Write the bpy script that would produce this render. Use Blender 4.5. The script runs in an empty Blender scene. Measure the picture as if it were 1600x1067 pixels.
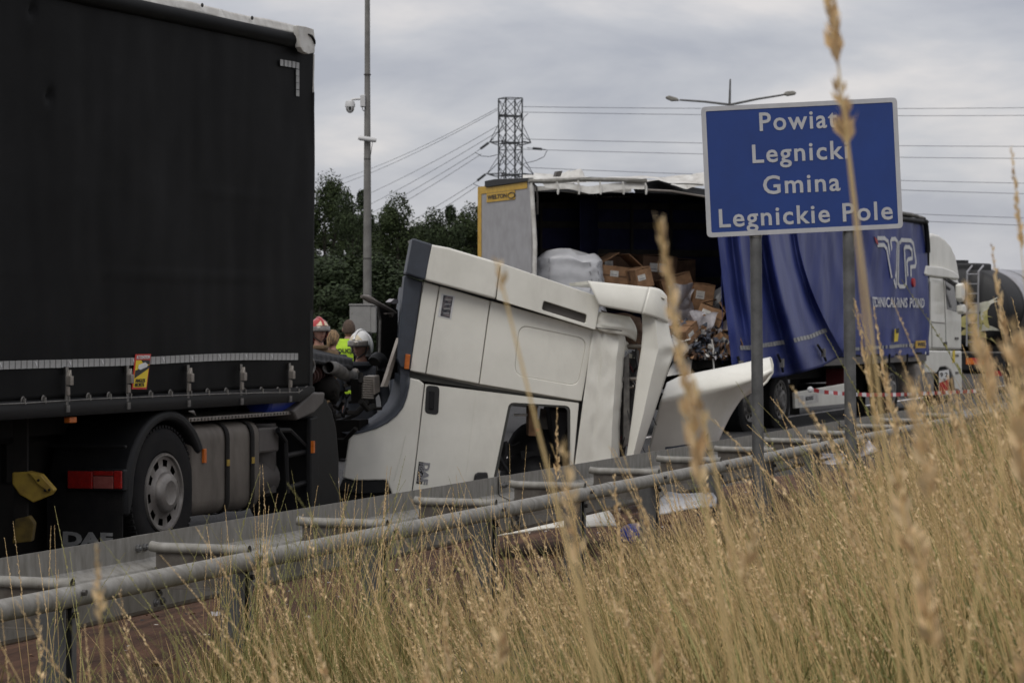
import bpy, bmesh, math, random
from mathutils import Matrix, Vector, noise as mnoise
R = math.radians
rnd = random.Random(7)
F = 4500.0          # focal length in photograph pixels (1600 wide)
HZ = 500.0          # row of the horizon in the photograph
CH = 1.8            # camera height above the road
SC = bpy.context.scene
COL = SC.collection

# ---------------------------------------------------------------- camera
cam_d = bpy.data.cameras.new("camera"); cam = bpy.data.objects.new("camera", cam_d); COL.objects.link(cam)
cam.location = (0, 0, CH); cam.rotation_euler = (R(90), 0, 0)
cam_d.sensor_width = 36; cam_d.lens = 36 * F / 1600
cam_d.shift_y = -(533.5 - HZ) / 1600
cam_d.clip_end = 9000; cam_d.clip_start = 0.05
cam_d.dof.use_dof = True; cam_d.dof.focus_distance = 14.5; cam_d.dof.aperture_fstop = 12
SC.camera = cam
SC.view_settings.view_transform = 'Standard'; SC.view_settings.look = 'None'
SC.view_settings.exposure = 0.50; SC.view_settings.gamma = 1; SC.view_settings.use_curve_mapping = False
SC.render.resolution_x = 1024; SC.render.resolution_y = 682

# ---------------------------------------------------------------- sky and sun (overcast)
SUN_EL, SUN_AZ = 52, 205        # azimuth clockwise from +Y: behind the camera
w = bpy.data.worlds.new("World"); SC.world = w; w.use_nodes = True
nt = w.node_tree; nt.nodes.clear()
def N(t, **k):
    n = nt.nodes.new(t)
    for a, b in k.items(): setattr(n, a, b)
    return n
out = N('ShaderNodeOutputWorld'); bg = N('ShaderNodeBackground'); bg.inputs[1].default_value = 0.1
sky = N('ShaderNodeTexSky'); sky.sky_type = 'NISHITA'; sky.sun_disc = False
sky.sun_elevation = R(SUN_EL); sky.sun_rotation = R(SUN_AZ)
tc = N('ShaderNodeTexCoord'); mp = N('ShaderNodeMapping'); mp.inputs['Scale'].default_value = (1, 1, 3.2)
n1 = N('ShaderNodeTexNoise'); n1.inputs['Scale'].default_value = 6; n1.inputs['Detail'].default_value = 7; n1.inputs['Roughness'].default_value = 0.52
n1.inputs['Distortion'].default_value = 0.3
n2 = N('ShaderNodeTexNoise'); n2.inputs['Scale'].default_value = 16; n2.inputs['Detail'].default_value = 6
rp = N('ShaderNodeValToRGB'); e = rp.color_ramp.elements
e[0].position = 0.37; e[0].color = (2.95, 3.02, 3.42, 1); e[1].position = 0.63; e[1].color = (5.2, 4.95, 4.9, 1)
m = rp.color_ramp.elements.new(0.5); m.color = (3.85, 3.86, 4.12, 1)
add = N('ShaderNodeMath', operation='MULTIPLY_ADD'); add.inputs[1].default_value = 0.35; 
sep = N('ShaderNodeSeparateXYZ'); zr = N('ShaderNodeMapRange'); zr.inputs['From Min'].default_value = 0.1; zr.inputs['From Max'].default_value = 1.0
zr.inputs['To Min'].default_value = 1.0; zr.inputs['To Max'].default_value = 1.55
vm = N('ShaderNodeVectorMath', operation='SCALE'); mx = N('ShaderNodeMix', data_type='RGBA'); mx.inputs['Factor'].default_value = 0.93
L = nt.links.new
L(tc.outputs['Generated'], mp.inputs[0]); L(mp.outputs[0], n1.inputs[0]); L(mp.outputs[0], n2.inputs[0])
L(n2.outputs[0], add.inputs[0]); sb = N('ShaderNodeMath', operation='SUBTRACT'); sb.inputs[1].default_value = 0.175
L(n1.outputs[0], sb.inputs[0]); L(sb.outputs[0], add.inputs[2]); L(add.outputs[0], rp.inputs[0])
L(tc.outputs['Generated'], sep.inputs[0]); L(sep.outputs[2], zr.inputs['Value'])
L(rp.outputs[0], vm.inputs[0]); L(zr.outputs[0], vm.inputs['Scale'])
L(sky.outputs[0], mx.inputs['A']); L(vm.outputs[0], mx.inputs['B']); L(mx.outputs['Result'], bg.inputs[0]); L(bg.outputs[0], out.inputs[0])
sd = bpy.data.lights.new("sun", 'SUN'); sd.energy = 0.9; sd.angle = R(28); sd.color = (1, 0.96, 0.9)
so = bpy.data.objects.new("sun", sd); COL.objects.link(so)
az, el = R(SUN_AZ), R(SUN_EL)
sv = Vector((math.sin(az) * math.cos(el), math.cos(az) * math.cos(el), math.sin(el)))
so.rotation_euler = sv.to_track_quat('Z', 'Y').to_euler(); so.location = sv * 40

# ---------------------------------------------------------------- helpers
def mat(name, c, c2=None, scale=6.0, rough=0.6, metal=0.0, bump=0.0, bscale=40.0, coat=0.0, lo=0.35, hi=0.65, stretch=None, spec=0.5, two=None):
    m = bpy.data.materials.new(name); m.use_nodes = True
    t = m.node_tree; b = t.nodes['Principled BSDF']
    b.inputs['Roughness'].default_value = rough; b.inputs['Metallic'].default_value = metal
    b.inputs['Coat Weight'].default_value = coat; b.inputs['Specular IOR Level'].default_value = spec
    b.inputs['Base Color'].default_value = (*c, 1)
    if c2 is not None or bump:
        co = t.nodes.new('ShaderNodeTexCoord'); src = co.outputs['Object']
        if stretch:
            mpn = t.nodes.new('ShaderNodeMapping'); mpn.inputs['Scale'].default_value = stretch
            t.links.new(src, mpn.inputs[0]); src = mpn.outputs[0]
    if c2 is not None:
        n = t.nodes.new('ShaderNodeTexNoise'); n.inputs['Scale'].default_value = scale; n.inputs['Detail'].default_value = 8; n.inputs['Roughness'].default_value = 0.62
        t.links.new(src, n.inputs[0])
        r = t.nodes.new('ShaderNodeValToRGB'); r.color_ramp.elements[0].position = lo; r.color_ramp.elements[1].position = hi
        r.color_ramp.elements[0].color = (*c2, 1); r.color_ramp.elements[1].color = (*c, 1)
        t.links.new(n.outputs[0], r.inputs[0]); t.links.new(r.outputs[0], b.inputs['Base Color'])
        rr = t.nodes.new('ShaderNodeMapRange'); rr.inputs['To Min'].default_value = min(1, rough + 0.14); rr.inputs['To Max'].default_value = max(0, rough - 0.08)
        t.links.new(n.outputs[0], rr.inputs['Value']); t.links.new(rr.outputs[0], b.inputs['Roughness'])
    if bump:
        n = t.nodes.new('ShaderNodeTexNoise'); n.inputs['Scale'].default_value = bscale; n.inputs['Detail'].default_value = 5
        t.links.new(src, n.inputs[0])
        bp = t.nodes.new('ShaderNodeBump'); bp.inputs['Strength'].default_value = bump; bp.inputs['Distance'].default_value = 0.02
        t.links.new(n.outputs[0], bp.inputs['Height']); t.links.new(bp.outputs[0], b.inputs['Normal'])
    return m

class MB:
    def __init__(s): s.v = []; s.f = []; s.mi = []
    def add(s, vs, fs, mi=0):
        o = len(s.v); s.v += [tuple(v) for v in vs]; s.f += [tuple(i + o for i in f) for f in fs]; s.mi += [mi] * len(fs); return s
    def box(s, a, b, mi=0, M=None):
        x0, y0, z0 = a; x1, y1, z1 = b
        vs = [Vector((x, y, z)) for x in (x0, x1) for y in (y0, y1) for z in (z0, z1)]
        if M is not None: vs = [M @ v for v in vs]
        return s.add(vs, [(0, 1, 3, 2), (4, 6, 7, 5), (0, 4, 5, 1), (2, 3, 7, 6), (0, 2, 6, 4), (1, 5, 7, 3)], mi)
    def prism(s, poly, y0, y1, mi=0):        # poly in (x, z), extruded along y
        n = len(poly); vs = [(x, y0, z) for x, z in poly] + [(x, y1, z) for x, z in poly]
        fs = [tuple(range(n)), tuple(range(2 * n - 1, n - 1, -1))] + [(i, i + n, (i + 1) % n + n, (i + 1) % n) for i in range(n)]
        return s.add(vs, fs, mi)
    def plate(s, pts, d, mi=0):              # pts 3D front loop, d = offset vector of the back loop
        n = len(pts); d = Vector(d); vs = [Vector(p) for p in pts]; vs += [p + d for p in vs[:n]]
        fs = [tuple(range(n)), tuple(range(2 * n - 1, n - 1, -1))] + [(i, i + n, (i + 1) % n + n, (i + 1) % n) for i in range(n)]
        return s.add(vs, fs, mi)
    def tube(s, path, r, n=8, mi=0, cap=True):
        path = [Vector(p) for p in path]; rs = r if isinstance(r, (list, tuple)) else [r] * len(path)
        vs, fs = [], []; prev = None
        for i, p in enumerate(path):
            d = (path[min(i + 1, len(path) - 1)] - path[max(i - 1, 0)]).normalized()
            if prev is None:
                a = d.orthogonal().normalized()
            else:
                a = (prev - d * prev.dot(d))
                a = a.normalized() if a.length > 1e-6 else d.orthogonal().normalized()
            prev = a; b = d.cross(a)
            for k in range(n):
                t = 2 * math.pi * k / n; vs.append(p + (a * math.cos(t) + b * math.sin(t)) * rs[i])
        for i in range(len(path) - 1):
            for k in range(n):
                fs.append((i * n + k, i * n + (k + 1) % n, (i + 1) * n + (k + 1) % n, (i + 1) * n + k))
        if cap: fs += [tuple(range(n - 1, -1, -1)), tuple(range((len(path) - 1) * n, len(path) * n))]
        return s.add(vs, fs, mi)
    def lathe(s, prof, c, n=40, mi=0):       # profile of (radius, y) about the y axis through c
        vs, fs = [], []
        for r, y in prof:
            for k in range(n):
                t = 2 * math.pi * k / n; vs.append((c[0] + r * math.cos(t), c[1] + y, c[2] + r * math.sin(t)))
        for i in range(len(prof) - 1):
            for k in range(n):
                fs.append((i * n + k, (i + 1) * n + k, (i + 1) * n + (k + 1) % n, i * n + (k + 1) % n))
        return s.add(vs, fs, mi)
    def sheet(s, fn, nu, nv, mi=0):
        vs = [fn(i / nu, j / nv) for j in range(nv + 1) for i in range(nu + 1)]
        fs = [(j * (nu + 1) + i, j * (nu + 1) + i + 1, (j + 1) * (nu + 1) + i + 1, (j + 1) * (nu + 1) + i) for j in range(nv) for i in range(nu)]
        return s.add(vs, fs, mi)
    def ball(s, c, r, nu=12, nv=8, mi=0, M=None):
        rx, ry, rz = r if isinstance(r, (list, tuple)) else (r, r, r)
        vs = []
        for j in range(nv + 1):
            ph = math.pi * j / nv
            for i in range(nu):
                t = 2 * math.pi * i / nu
                p = Vector((rx * math.sin(ph) * math.cos(t), ry * math.sin(ph) * math.sin(t), rz * math.cos(ph)))
                vs.append((M @ p if M is not None else p) + Vector(c))
        fs = [(j * nu + i, j * nu + (i + 1) % nu, (j + 1) * nu + (i + 1) % nu, (j + 1) * nu + i) for j in range(nv) for i in range(nu)]
        return s.add(vs, fs, mi)

WM = {}
class Frame:
    def __init__(s, x, y, rz=0, z=0, tilt=0):
        s.M = Matrix.Translation((x, y, z)) @ Matrix.Rotation(R(rz), 4, 'Z') @ Matrix.Rotation(R(tilt), 4, 'Y'); s.I = s.M.inverted()
    def at(s, px, py, y=0.0):                # the point on the plane local-y = y that the photograph shows at (px, py)
        o = s.I @ Vector((0, 0, CH)); d = s.I.to_3x3() @ Vector(((px - 800) / F, 1, (HZ - py) / F))
        return o + d * ((y - o.y) / d.y)
    def xz(s, px, py, y=0.0):
        p = s.at(px, py, y); return (p.x, p.z)
    def pts(s, l, y=0.0): return [s.at(a, b, y) for a, b in l]
    def poly(s, l, y=0.0): return [s.xz(a, b, y) for a, b in l]
WORLD = Frame(0, 0)
def at_depth(px, py, Y): return Vector(((px - 800) / F * Y, Y, CH + (HZ - py) / F * Y))

def tag(o, label=None, cat=None, group=None, kind=None):
    for k, v in (('label', label), ('category', cat), ('group', group), ('kind', kind)):
        if v: o[k] = v
    return o
def thing(name, label, cat, frame, group=None):
    o = bpy.data.objects.new(name, None); COL.objects.link(o); o.empty_display_size = 0.1
    o.matrix_world = frame.M; WM[o.name] = frame.M.copy()
    return tag(o, label, cat, group)
def link(o, frame, parent):
    COL.objects.link(o); WM[o.name] = frame.M.copy()
    if parent is not None:
        o.parent = parent; o.matrix_local = WM[parent.name].inverted() @ frame.M
    else: o.matrix_world = frame.M
    return o
def obj(name, mb, m, frame=WORLD, parent=None, bevel=0, smooth=False, solid=0, seg=2, origin=None):
    me = bpy.data.meshes.new(name); vs = mb.v
    if origin is not None:
        origin = Vector(origin); vs = [Vector(v) - origin for v in vs]
    me.from_pydata([tuple(v) for v in vs], [], mb.f); me.validate()
    ms = m if isinstance(m, (list, tuple)) else [m]
    for q in ms: me.materials.append(q)
    if len(ms) > 1 and len(me.polygons) == len(mb.mi): me.polygons.foreach_set('material_index', mb.mi)
    bm = bmesh.new(); bm.from_mesh(me); bmesh.ops.recalc_face_normals(bm, faces=bm.faces); bm.to_mesh(me); bm.free()
    if smooth:
        me.polygons.foreach_set('use_smooth', [True] * len(me.polygons))
        if smooth != 'all': me.set_sharp_from_angle(angle=R(38))
    o = bpy.data.objects.new(name, me)
    fr = frame
    if origin is not None:
        fr = Frame(0, 0); fr.M = frame.M @ Matrix.Translation(origin); fr.I = fr.M.inverted()
    link(o, fr, parent)
    if solid:
        md = o.modifiers.new('solid', 'SOLIDIFY'); md.thickness = solid; md.offset = 0
    if bevel:
        md = o.modifiers.new('bevel', 'BEVEL'); md.width = bevel; md.segments = seg; md.limit_method = 'ANGLE'; md.angle_limit = R(35)
    return o
def share(o, M, parent, name=None):         # another object with the same mesh; M is a world matrix
    c = o.copy(); COL.objects.link(c); WM[c.name] = M.copy(); c.parent = parent
    if parent is not None: c.matrix_local = WM[parent.name].inverted() @ M
    else: c.matrix_world = M
    return c
_tc = {}
def text_geo(s, bold=0.0, spacing=1.0):
    k = (s, bold, spacing)
    if k not in _tc:
        cu = bpy.data.curves.new('t', 'FONT'); cu.body = s; cu.size = 1; cu.offset = bold; cu.space_character = spacing; cu.resolution_u = 3; cu.extrude = 0.004
        o = bpy.data.objects.new('t', cu); COL.objects.link(o)
        me = bpy.data.meshes.new_from_object(o.evaluated_get(bpy.context.evaluated_depsgraph_get()))
        vs = [v.co.copy() for v in me.vertices]; fs = [tuple(p.vertices) for p in me.polygons]
        bpy.data.objects.remove(o); bpy.data.curves.remove(cu); bpy.data.meshes.remove(me); _tc[k] = (vs, fs)
    return _tc[k]
def text(name, s, m, frame, parent, x0, x1, z0, z1, y, bold=0.0, rot=0, spacing=1.0, cap=None):
    if ' ' in s and len(s) > 5:              # two words: one mesh each, set at the two ends of the line
        W = lambda q: max(v.x for v in text_geo(q, bold, spacing)[0]) - min(v.x for v in text_geo(q, bold, spacing)[0])
        a_, b_ = s.split(' '); k = (x1 - x0) / W(s)
        return [text(name, a_, m, frame, parent, x0, x0 + W(a_) * k, z0, z1, y, bold, rot, spacing, cap), text(name, b_, m, frame, parent, x1 - W(b_) * k, x1, z0, z1, y, bold, rot, spacing, cap)]
    """lettering fitted to the box x0..x1, z0..z1 on the plane local-y = y; cap: z0..z1 is the height of this letter instead"""
    vs, fs = text_geo(s, bold, spacing)
    ref = text_geo(cap, bold, spacing)[0] if cap else vs
    ax, bx = min(v.x for v in vs), max(v.x for v in vs); ay, by = min(v.y for v in ref), max(v.y for v in ref)
    mb = MB(); P = []
    for v in vs:
        a = (v.x - ax) / (bx - ax); b = (v.y - ay) / (by - ay)
        if rot == 90: a, b = b, 1 - a        # reads downwards
        P.append((x0 + a * (x1 - x0), y - (0.002 if v.z > 0 else -0.001), z0 + b * (z1 - z0)))
    mb.add(P, fs); return obj(name, mb, m, frame, parent)
def rounded(poly, r, n=4):
    out = []; k = len(poly)
    for i in range(k):
        p0, p1, p2 = (Vector(poly[(i + j) % k]) for j in (-1, 0, 1))
        a = (p0 - p1); b = (p2 - p1); q = min(r, a.length * .45, b.length * .45)
        A = p1 + a.normalized() * q; B = p1 + b.normalized() * q
        for t in range(n + 1):
            u = t / n; out.append(tuple(A * (1 - u) ** 2 + p1 * 2 * u * (1 - u) + B * u * u))
    return out
def frame_ring(outer, inner, y0, y1):        # plate with one hole; both loops same count, (x, z)
    mb = MB(); n = len(outer)
    vs = [(x, y0, z) for x, z in outer] + [(x, y0, z) for x, z in inner] + [(x, y1, z) for x, z in outer] + [(x, y1, z) for x, z in inner]
    fs = []
    for i in range(n):
        j = (i + 1) % n
        fs += [(i, j, n + j, n + i), (2 * n + i, 3 * n + i, 3 * n + j, 2 * n + j), (i, 2 * n + i, 2 * n + j, j), (n + i, n + j, 3 * n + j, 3 * n + i)]
    return mb.add(vs, fs)
def crumple(mb, fn, nu, nv, amp, freq, seed, mi=0):
    def g(u, v):
        p = Vector(fn(u, v)); q = p * freq + Vector((seed, seed * 1.7, 0))
        return p + Vector((mnoise.noise(q), mnoise.noise(q + Vector((31, 7, 3))), mnoise.noise(q + Vector((5, 77, 9))))) * amp
    mb.sheet(g, nu, nv, mi)

# ---------------------------------------------------------------- materials
M = {}
M['asphalt'] = mat('asphalt', (0.034, 0.033, 0.032), (0.022, 0.021, 0.021), 3, 0.88, bump=0.5, bscale=150)
M['dirt'] = mat('spilt_red_dirt', (0.135, 0.070, 0.042), (0.040, 0.022, 0.015), 2.2, 0.85, bump=0.9, bscale=30, stretch=(0.6, 2.5, 1), spec=0.3)
M['line'] = mat('worn_white_paint', (0.62, 0.60, 0.58), (0.18, 0.11, 0.09), 9, 0.6, bump=0.2, lo=0.38, hi=0.5, stretch=(0.5, 2, 1))
M['soil'] = mat('soil', (0.060, 0.055, 0.026), (0.032, 0.030, 0.016), 1.5, 0.95, bump=0.9, bscale=18)
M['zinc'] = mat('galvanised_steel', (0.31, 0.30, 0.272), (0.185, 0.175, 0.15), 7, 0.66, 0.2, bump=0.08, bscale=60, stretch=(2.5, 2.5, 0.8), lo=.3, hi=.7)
M['zincweb'] = mat('shaded_bracket_steel', (0.125, 0.115, 0.10), (0.07, 0.058, 0.048), 8, 0.75, 0.15)  # same steel as the bracket; the shade on the web is put into this colour
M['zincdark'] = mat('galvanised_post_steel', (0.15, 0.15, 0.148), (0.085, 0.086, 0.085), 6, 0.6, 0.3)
M['bolt'] = mat('bolt_steel', (0.10, 0.095, 0.09), (0.05, 0.045, 0.04), 20, 0.6, 0.5)
M['pvcblack'] = mat('black_tarpaulin', (0.0055, 0.0058, 0.0063), (0.004, 0.0042, 0.0045), 1.3, 0.6, bump=0.05, bscale=120, spec=0.11)
M['black'] = mat('black_plastic', (0.008, 0.0085, 0.0095), (0.013, 0.013, 0.013), 5, 0.55, bump=0.05, bscale=80, spec=0.25)
M['dark'] = mat('dirty_black_steel', (0.009, 0.0085, 0.008), (0.018, 0.016, 0.014), 4, 0.75, spec=0.2)
M['rubber'] = mat('tyre_rubber', (0.010, 0.010, 0.011), (0.019, 0.018, 0.017), 6, 0.85, bump=0.1, bscale=60, spec=0.2)
M['alu'] = mat('brushed_aluminium', (0.36, 0.33, 0.29), (0.22, 0.195, 0.17), 5, 0.5, 0.55, bump=0.03, bscale=50)
M['tank'] = mat('fuel_tank_aluminium', (0.18, 0.16, 0.137), (0.10, 0.087, 0.073), 3.5, 0.55, 0.45, stretch=(1, 1, 0.4))
M['steelgrey'] = mat('grey_steel', (0.23, 0.22, 0.2), (0.1, 0.095, 0.09), 8, 0.55, 0.4)
M['tape'] = mat('reflective_tile', (0.36, 0.36, 0.35), (0.26, 0.26, 0.25), 14, 0.45)
M['tapespot'] = mat('reflective_tile_bright', (0.62, 0.62, 0.62), None, rough=0.35)
M['whitetarp'] = mat('white_tarpaulin', (0.66, 0.65, 0.61), (0.45, 0.43, 0.39), 5, 0.55, bump=0.15, bscale=9)
M['cab'] = mat('white_cab_paint', (0.79, 0.775, 0.695), (0.68, 0.665, 0.59), 1.6, 0.34, coat=0.3, bump=0.03, bscale=3.2, lo=0.3, hi=0.6)
def grime(m, col, scale, stretch, lo, hi, amount):
    """a second layer of dirt, stains or scuffs over the base colour of a material"""
    t = m.node_tree; b = t.nodes['Principled BSDF']; old = b.inputs['Base Color'].links
    co = t.nodes.new('ShaderNodeTexCoord'); mpn = t.nodes.new('ShaderNodeMapping'); mpn.inputs['Scale'].default_value = stretch; t.links.new(co.outputs['Object'], mpn.inputs[0])
    n = t.nodes.new('ShaderNodeTexNoise'); n.inputs['Scale'].default_value = scale; n.inputs['Detail'].default_value = 9; n.inputs['Roughness'].default_value = .68; t.links.new(mpn.outputs[0], n.inputs[0])
    r = t.nodes.new('ShaderNodeMapRange'); r.inputs['From Min'].default_value = lo; r.inputs['From Max'].default_value = hi; r.inputs['To Max'].default_value = amount; t.links.new(n.outputs[0], r.inputs['Value'])
    x = t.nodes.new('ShaderNodeMix'); x.data_type = 'RGBA'; x.inputs['B'].default_value = (*col, 1); t.links.new(r.outputs[0], x.inputs['Factor'])
    if old: t.links.new(old[0].from_socket, x.inputs['A'])
    else: x.inputs['A'].default_value = b.inputs['Base Color'].default_value
    t.links.new(x.outputs['Result'], b.inputs['Base Color'])
grime(M['cab'], (0.27, 0.245, 0.20), 2.6, (1, 1, .35), .50, .80, .26)
grime(M['cab'], (0.30, 0.28, 0.24), 70, (.10, 1, 1.4), .68, .72, .35)
M['cabgrey'] = mat('slate_grey_plastic', (0.055, 0.066, 0.085), (0.04, 0.046, 0.058), 4, 0.5)
M['seam'] = mat('dark_seal', (0.05, 0.05, 0.045), None, rough=0.8)
M['paleseam'] = mat('panel_gap', (0.25, 0.24, 0.22), None, rough=0.8)
M['red'] = mat('red_lens', (0.36, 0.018, 0.014), (0.22, 0.011, 0.009), 18, 0.25)
M['whitelens'] = mat('clear_lens', (0.34, 0.11, 0.09), (0.26, 0.07, 0.06), 20, 0.3)
M['orange'] = mat('amber_lens', (0.6, 0.16, 0.02), (0.4, 0.09, 0.01), 25, 0.3)
M['yellow'] = mat('yellow_paint', (0.42, 0.29, 0.03), (0.24, 0.15, 0.02), 7, 0.6)
M['orangey'] = mat('yellow_marking_tape', (0.60, 0.37, 0.035), (0.46, 0.27, 0.03), 9, 0.5)
M['yellowdark'] = mat('dark_yellow_paint', (0.17, 0.115, 0.018), (0.07, 0.048, 0.012), 7, 0.8)  # darker version of the yellow paint, for the bracket foot
M['stickyellow'] = mat('yellow_sticker', (0.75, 0.55, 0.02), None, rough=0.5)
M['stickred'] = mat('red_sticker', (0.5, 0.03, 0.02), None, rough=0.5)
M['ink'] = mat('black_print', (0.015, 0.015, 0.015), None, rough=0.6)
M['white'] = mat('white_print', (0.70, 0.70, 0.69), (0.58, 0.58, 0.57), 14, 0.5)
M['greyprint'] = mat('grey_print', (0.24, 0.24, 0.25), None, rough=0.5)
M['blueplastic'] = mat('blue_plastic', (0.025, 0.05, 0.30), None, rough=0.4)
M['signblue'] = mat('blue_sign_sheeting', (0.009, 0.040, 0.200), (0.008, 0.034, 0.170), 3, 0.42)
M['signborder'] = mat('white_sign_sheeting', (0.46, 0.46, 0.47), (0.40, 0.40, 0.41), 8, 0.45)
M['curtain'] = mat('blue_tarpaulin', (0.036, 0.054, 0.225), (0.025, 0.038, 0.165), 2.0, 0.45, bump=0.14, bscale=14, stretch=(1, 1, 0.3))
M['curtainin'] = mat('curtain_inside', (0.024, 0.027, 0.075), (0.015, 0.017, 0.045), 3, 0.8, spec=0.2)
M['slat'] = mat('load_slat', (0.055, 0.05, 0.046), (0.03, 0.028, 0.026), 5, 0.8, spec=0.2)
M['panelgrey'] = mat('grey_door_panel', (0.36, 0.355, 0.36), (0.30, 0.295, 0.295), 4, 0.6)
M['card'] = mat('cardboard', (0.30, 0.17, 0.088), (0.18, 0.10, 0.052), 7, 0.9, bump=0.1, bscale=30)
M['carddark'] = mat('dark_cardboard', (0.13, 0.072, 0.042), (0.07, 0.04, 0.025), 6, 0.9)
M['film'] = mat('crumpled_plastic_film', (0.46, 0.44, 0.45), (0.28, 0.26, 0.27), 12, 0.3, spec=0.8)
M['silver'] = mat('silver_wrap', (0.50, 0.505, 0.515), (0.40, 0.405, 0.42), 3, 0.40, 0.1, bump=0.35, bscale=6)
M['concrete'] = mat('pole_concrete', (0.20, 0.195, 0.18), (0.14, 0.135, 0.125), 5, 0.85, bump=0.1)
M['cabinet'] = mat('grey_cabinet_paint', (0.27, 0.265, 0.25), (0.22, 0.215, 0.205), 4, 0.6)
M['cctv'] = mat('white_camera_plastic', (0.55, 0.55, 0.54), None, rough=0.4)
M['pylon'] = mat('pylon_steel', (0.040, 0.043, 0.047), None, rough=0.8)
M['wire'] = mat('wire_steel', (0.10, 0.105, 0.115), None, rough=0.8)
M['glass'] = mat('dark_window_glass', (0.012, 0.014, 0.016), (0.03, 0.034, 0.036), 3, 0.12, spec=0.8)
M['chrome'] = mat('tank_steel', (0.42, 0.42, 0.43), (0.34, 0.33, 0.33), 4, 0.3, 0.75)
M['brown'] = mat('brown_grey_steel', (0.10, 0.09, 0.082), (0.07, 0.063, 0.058), 3, 0.55)
M['hose'] = mat('rusty_red_hose', (0.075, 0.03, 0.022), (0.03, 0.014, 0.012), 14, 0.75)
M['skin'] = mat('skin', (0.47, 0.26, 0.19), (0.37, 0.19, 0.135), 20, 0.55)
M['redhelmet'] = mat('red_helmet', (0.36, 0.014, 0.014), None, rough=0.28, coat=0.4)
M['whitehelmet'] = mat('white_helmet', (0.68, 0.68, 0.66), None, rough=0.28, coat=0.4)
M['emblem'] = mat('pale_gold_emblem', (0.62, 0.53, 0.36), None, rough=0.4)
M['visor'] = mat('smoked_visor', (0.14, 0.13, 0.12), (0.22, 0.2, 0.18), 30, 0.2, 0.4)
M['navy'] = mat('navy_uniform', (0.012, 0.015, 0.022), (0.02, 0.022, 0.028), 14, 0.85, bump=0.3, bscale=18)
M['khaki'] = mat('khaki_uniform', (0.16, 0.105, 0.055), (0.1, 0.065, 0.035), 14, 0.9, bump=0.3, bscale=18)
M['hivis'] = mat('high_visibility_yellow', (0.40, 0.62, 0.02), (0.32, 0.5, 0.015), 8, 0.7, bump=0.2, bscale=12)
M['hair'] = mat('short_brown_hair', (0.10, 0.066, 0.045), (0.06, 0.04, 0.03), 40, 0.85, bump=0.4, bscale=160)
M['blond'] = mat('blonde_hair', (0.33, 0.21, 0.10), (0.07, 0.045, 0.025), 34, 0.7, bump=0.8, bscale=70, stretch=(1.6, 1.6, 0.25), lo=.42, hi=.58)
M['bark'] = mat('bark', (0.045, 0.036, 0.028), (0.028, 0.023, 0.018), 6, 0.95, bump=0.5)
M['redpaint'] = mat('red_print', (0.42, 0.022, 0.025), None, rough=0.5)
M['brick_red'] = mat('red_plastic', (0.10, 0.010, 0.012), None, rough=0.5)
grime(M['curtain'], (0.10, 0.115, 0.22), 3.0, (1.5, 1.5, .25), .50, .74, .55)
grime(M['pvcblack'], (0.013, 0.013, 0.0125), 2.2, (.6, .6, .9), .55, .8, .6)
grime(M['whitetarp'], (0.20, 0.19, 0.165), 7, (1, 1, 1), .55, .72, .6)
grime(M['zinc'], (0.10, 0.062, 0.04), 14, (1, 1, 1), .64, .74, .55)

# ================================================================ SETTING: ground, road, spill, paint
RF = Frame(-6.43, 0, 90 - 18.15)            # local x runs along the guardrail, local y away from the verge
def smooth(a, b, x):
    t = max(0, min(1, (x - a) / (b - a))); return t * t * (3 - 2 * t)
def bank(t, p):                              # height of the verge, p metres on the camera side of the rail
    if p < 0.25: return 0.0 if p > -0.4 else -0.05
    h = 0.42 * smooth(0.9, 6.0, p) + 0.36 * smooth(1.8, 4.2, p) * (1 - smooth(9, 16, t)) + 0.42 * smooth(22, 34, t) * smooth(0.3, 1.8, p)
    return h + 0.05 * mnoise.noise(Vector((t * 0.5, p * 0.6, 0)))
mb = MB()
ps = [-3000, -900, -300, -120, -60, -40, -23, -0.4, -0.2, 0.25] + [0.25 + 0.4 * i for i in range(1, 24)] + [12, 16, 24, 60, 200, 900, 3000]
ts = [-60, -20, -8] + [-4 + 0.8 * i for i in range(66)] + [55, 65, 80, 110, 160, 300, 700, 1600, 3500]
vs = []
for p in ps:
    for t in ts:
        z = bank(t, p) if abs(p) < 30 and t < 90 else (-0.05 if p < 0 else 0.45)
        vs.append((t, -p, z))
nt_ = len(ts)
mb.add(vs, [(i * nt_ + j, (i + 1) * nt_ + j, (i + 1) * nt_ + j + 1, i * nt_ + j + 1) for i in range(len(ps) - 1) for j in range(nt_ - 1)])
tag(obj('ground', mb, M['soil'], RF, smooth='all'), kind='structure')
def strip(name, p0, p1, z, m, t0=-30, t1=600, nx=1, kind=True):
    o = obj(name, MB().sheet(lambda u, v: (t0 + u * (t1 - t0), -(p0 + v * (p1 - p0)), z), nx, 1), m, RF)
    tag(o, kind='structure'); return o
strip('road', -23, -0.35, 0.0, M['asphalt'])
strip('road_shoulder', -1.6, -0.30, 0.004, M['dirt'], 2, 30)
strip('edge_line', -1.92, -1.68, 0.008, M['line'])
strip('lane_line', -5.75, -5.6, 0.004, M['line'])
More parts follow.
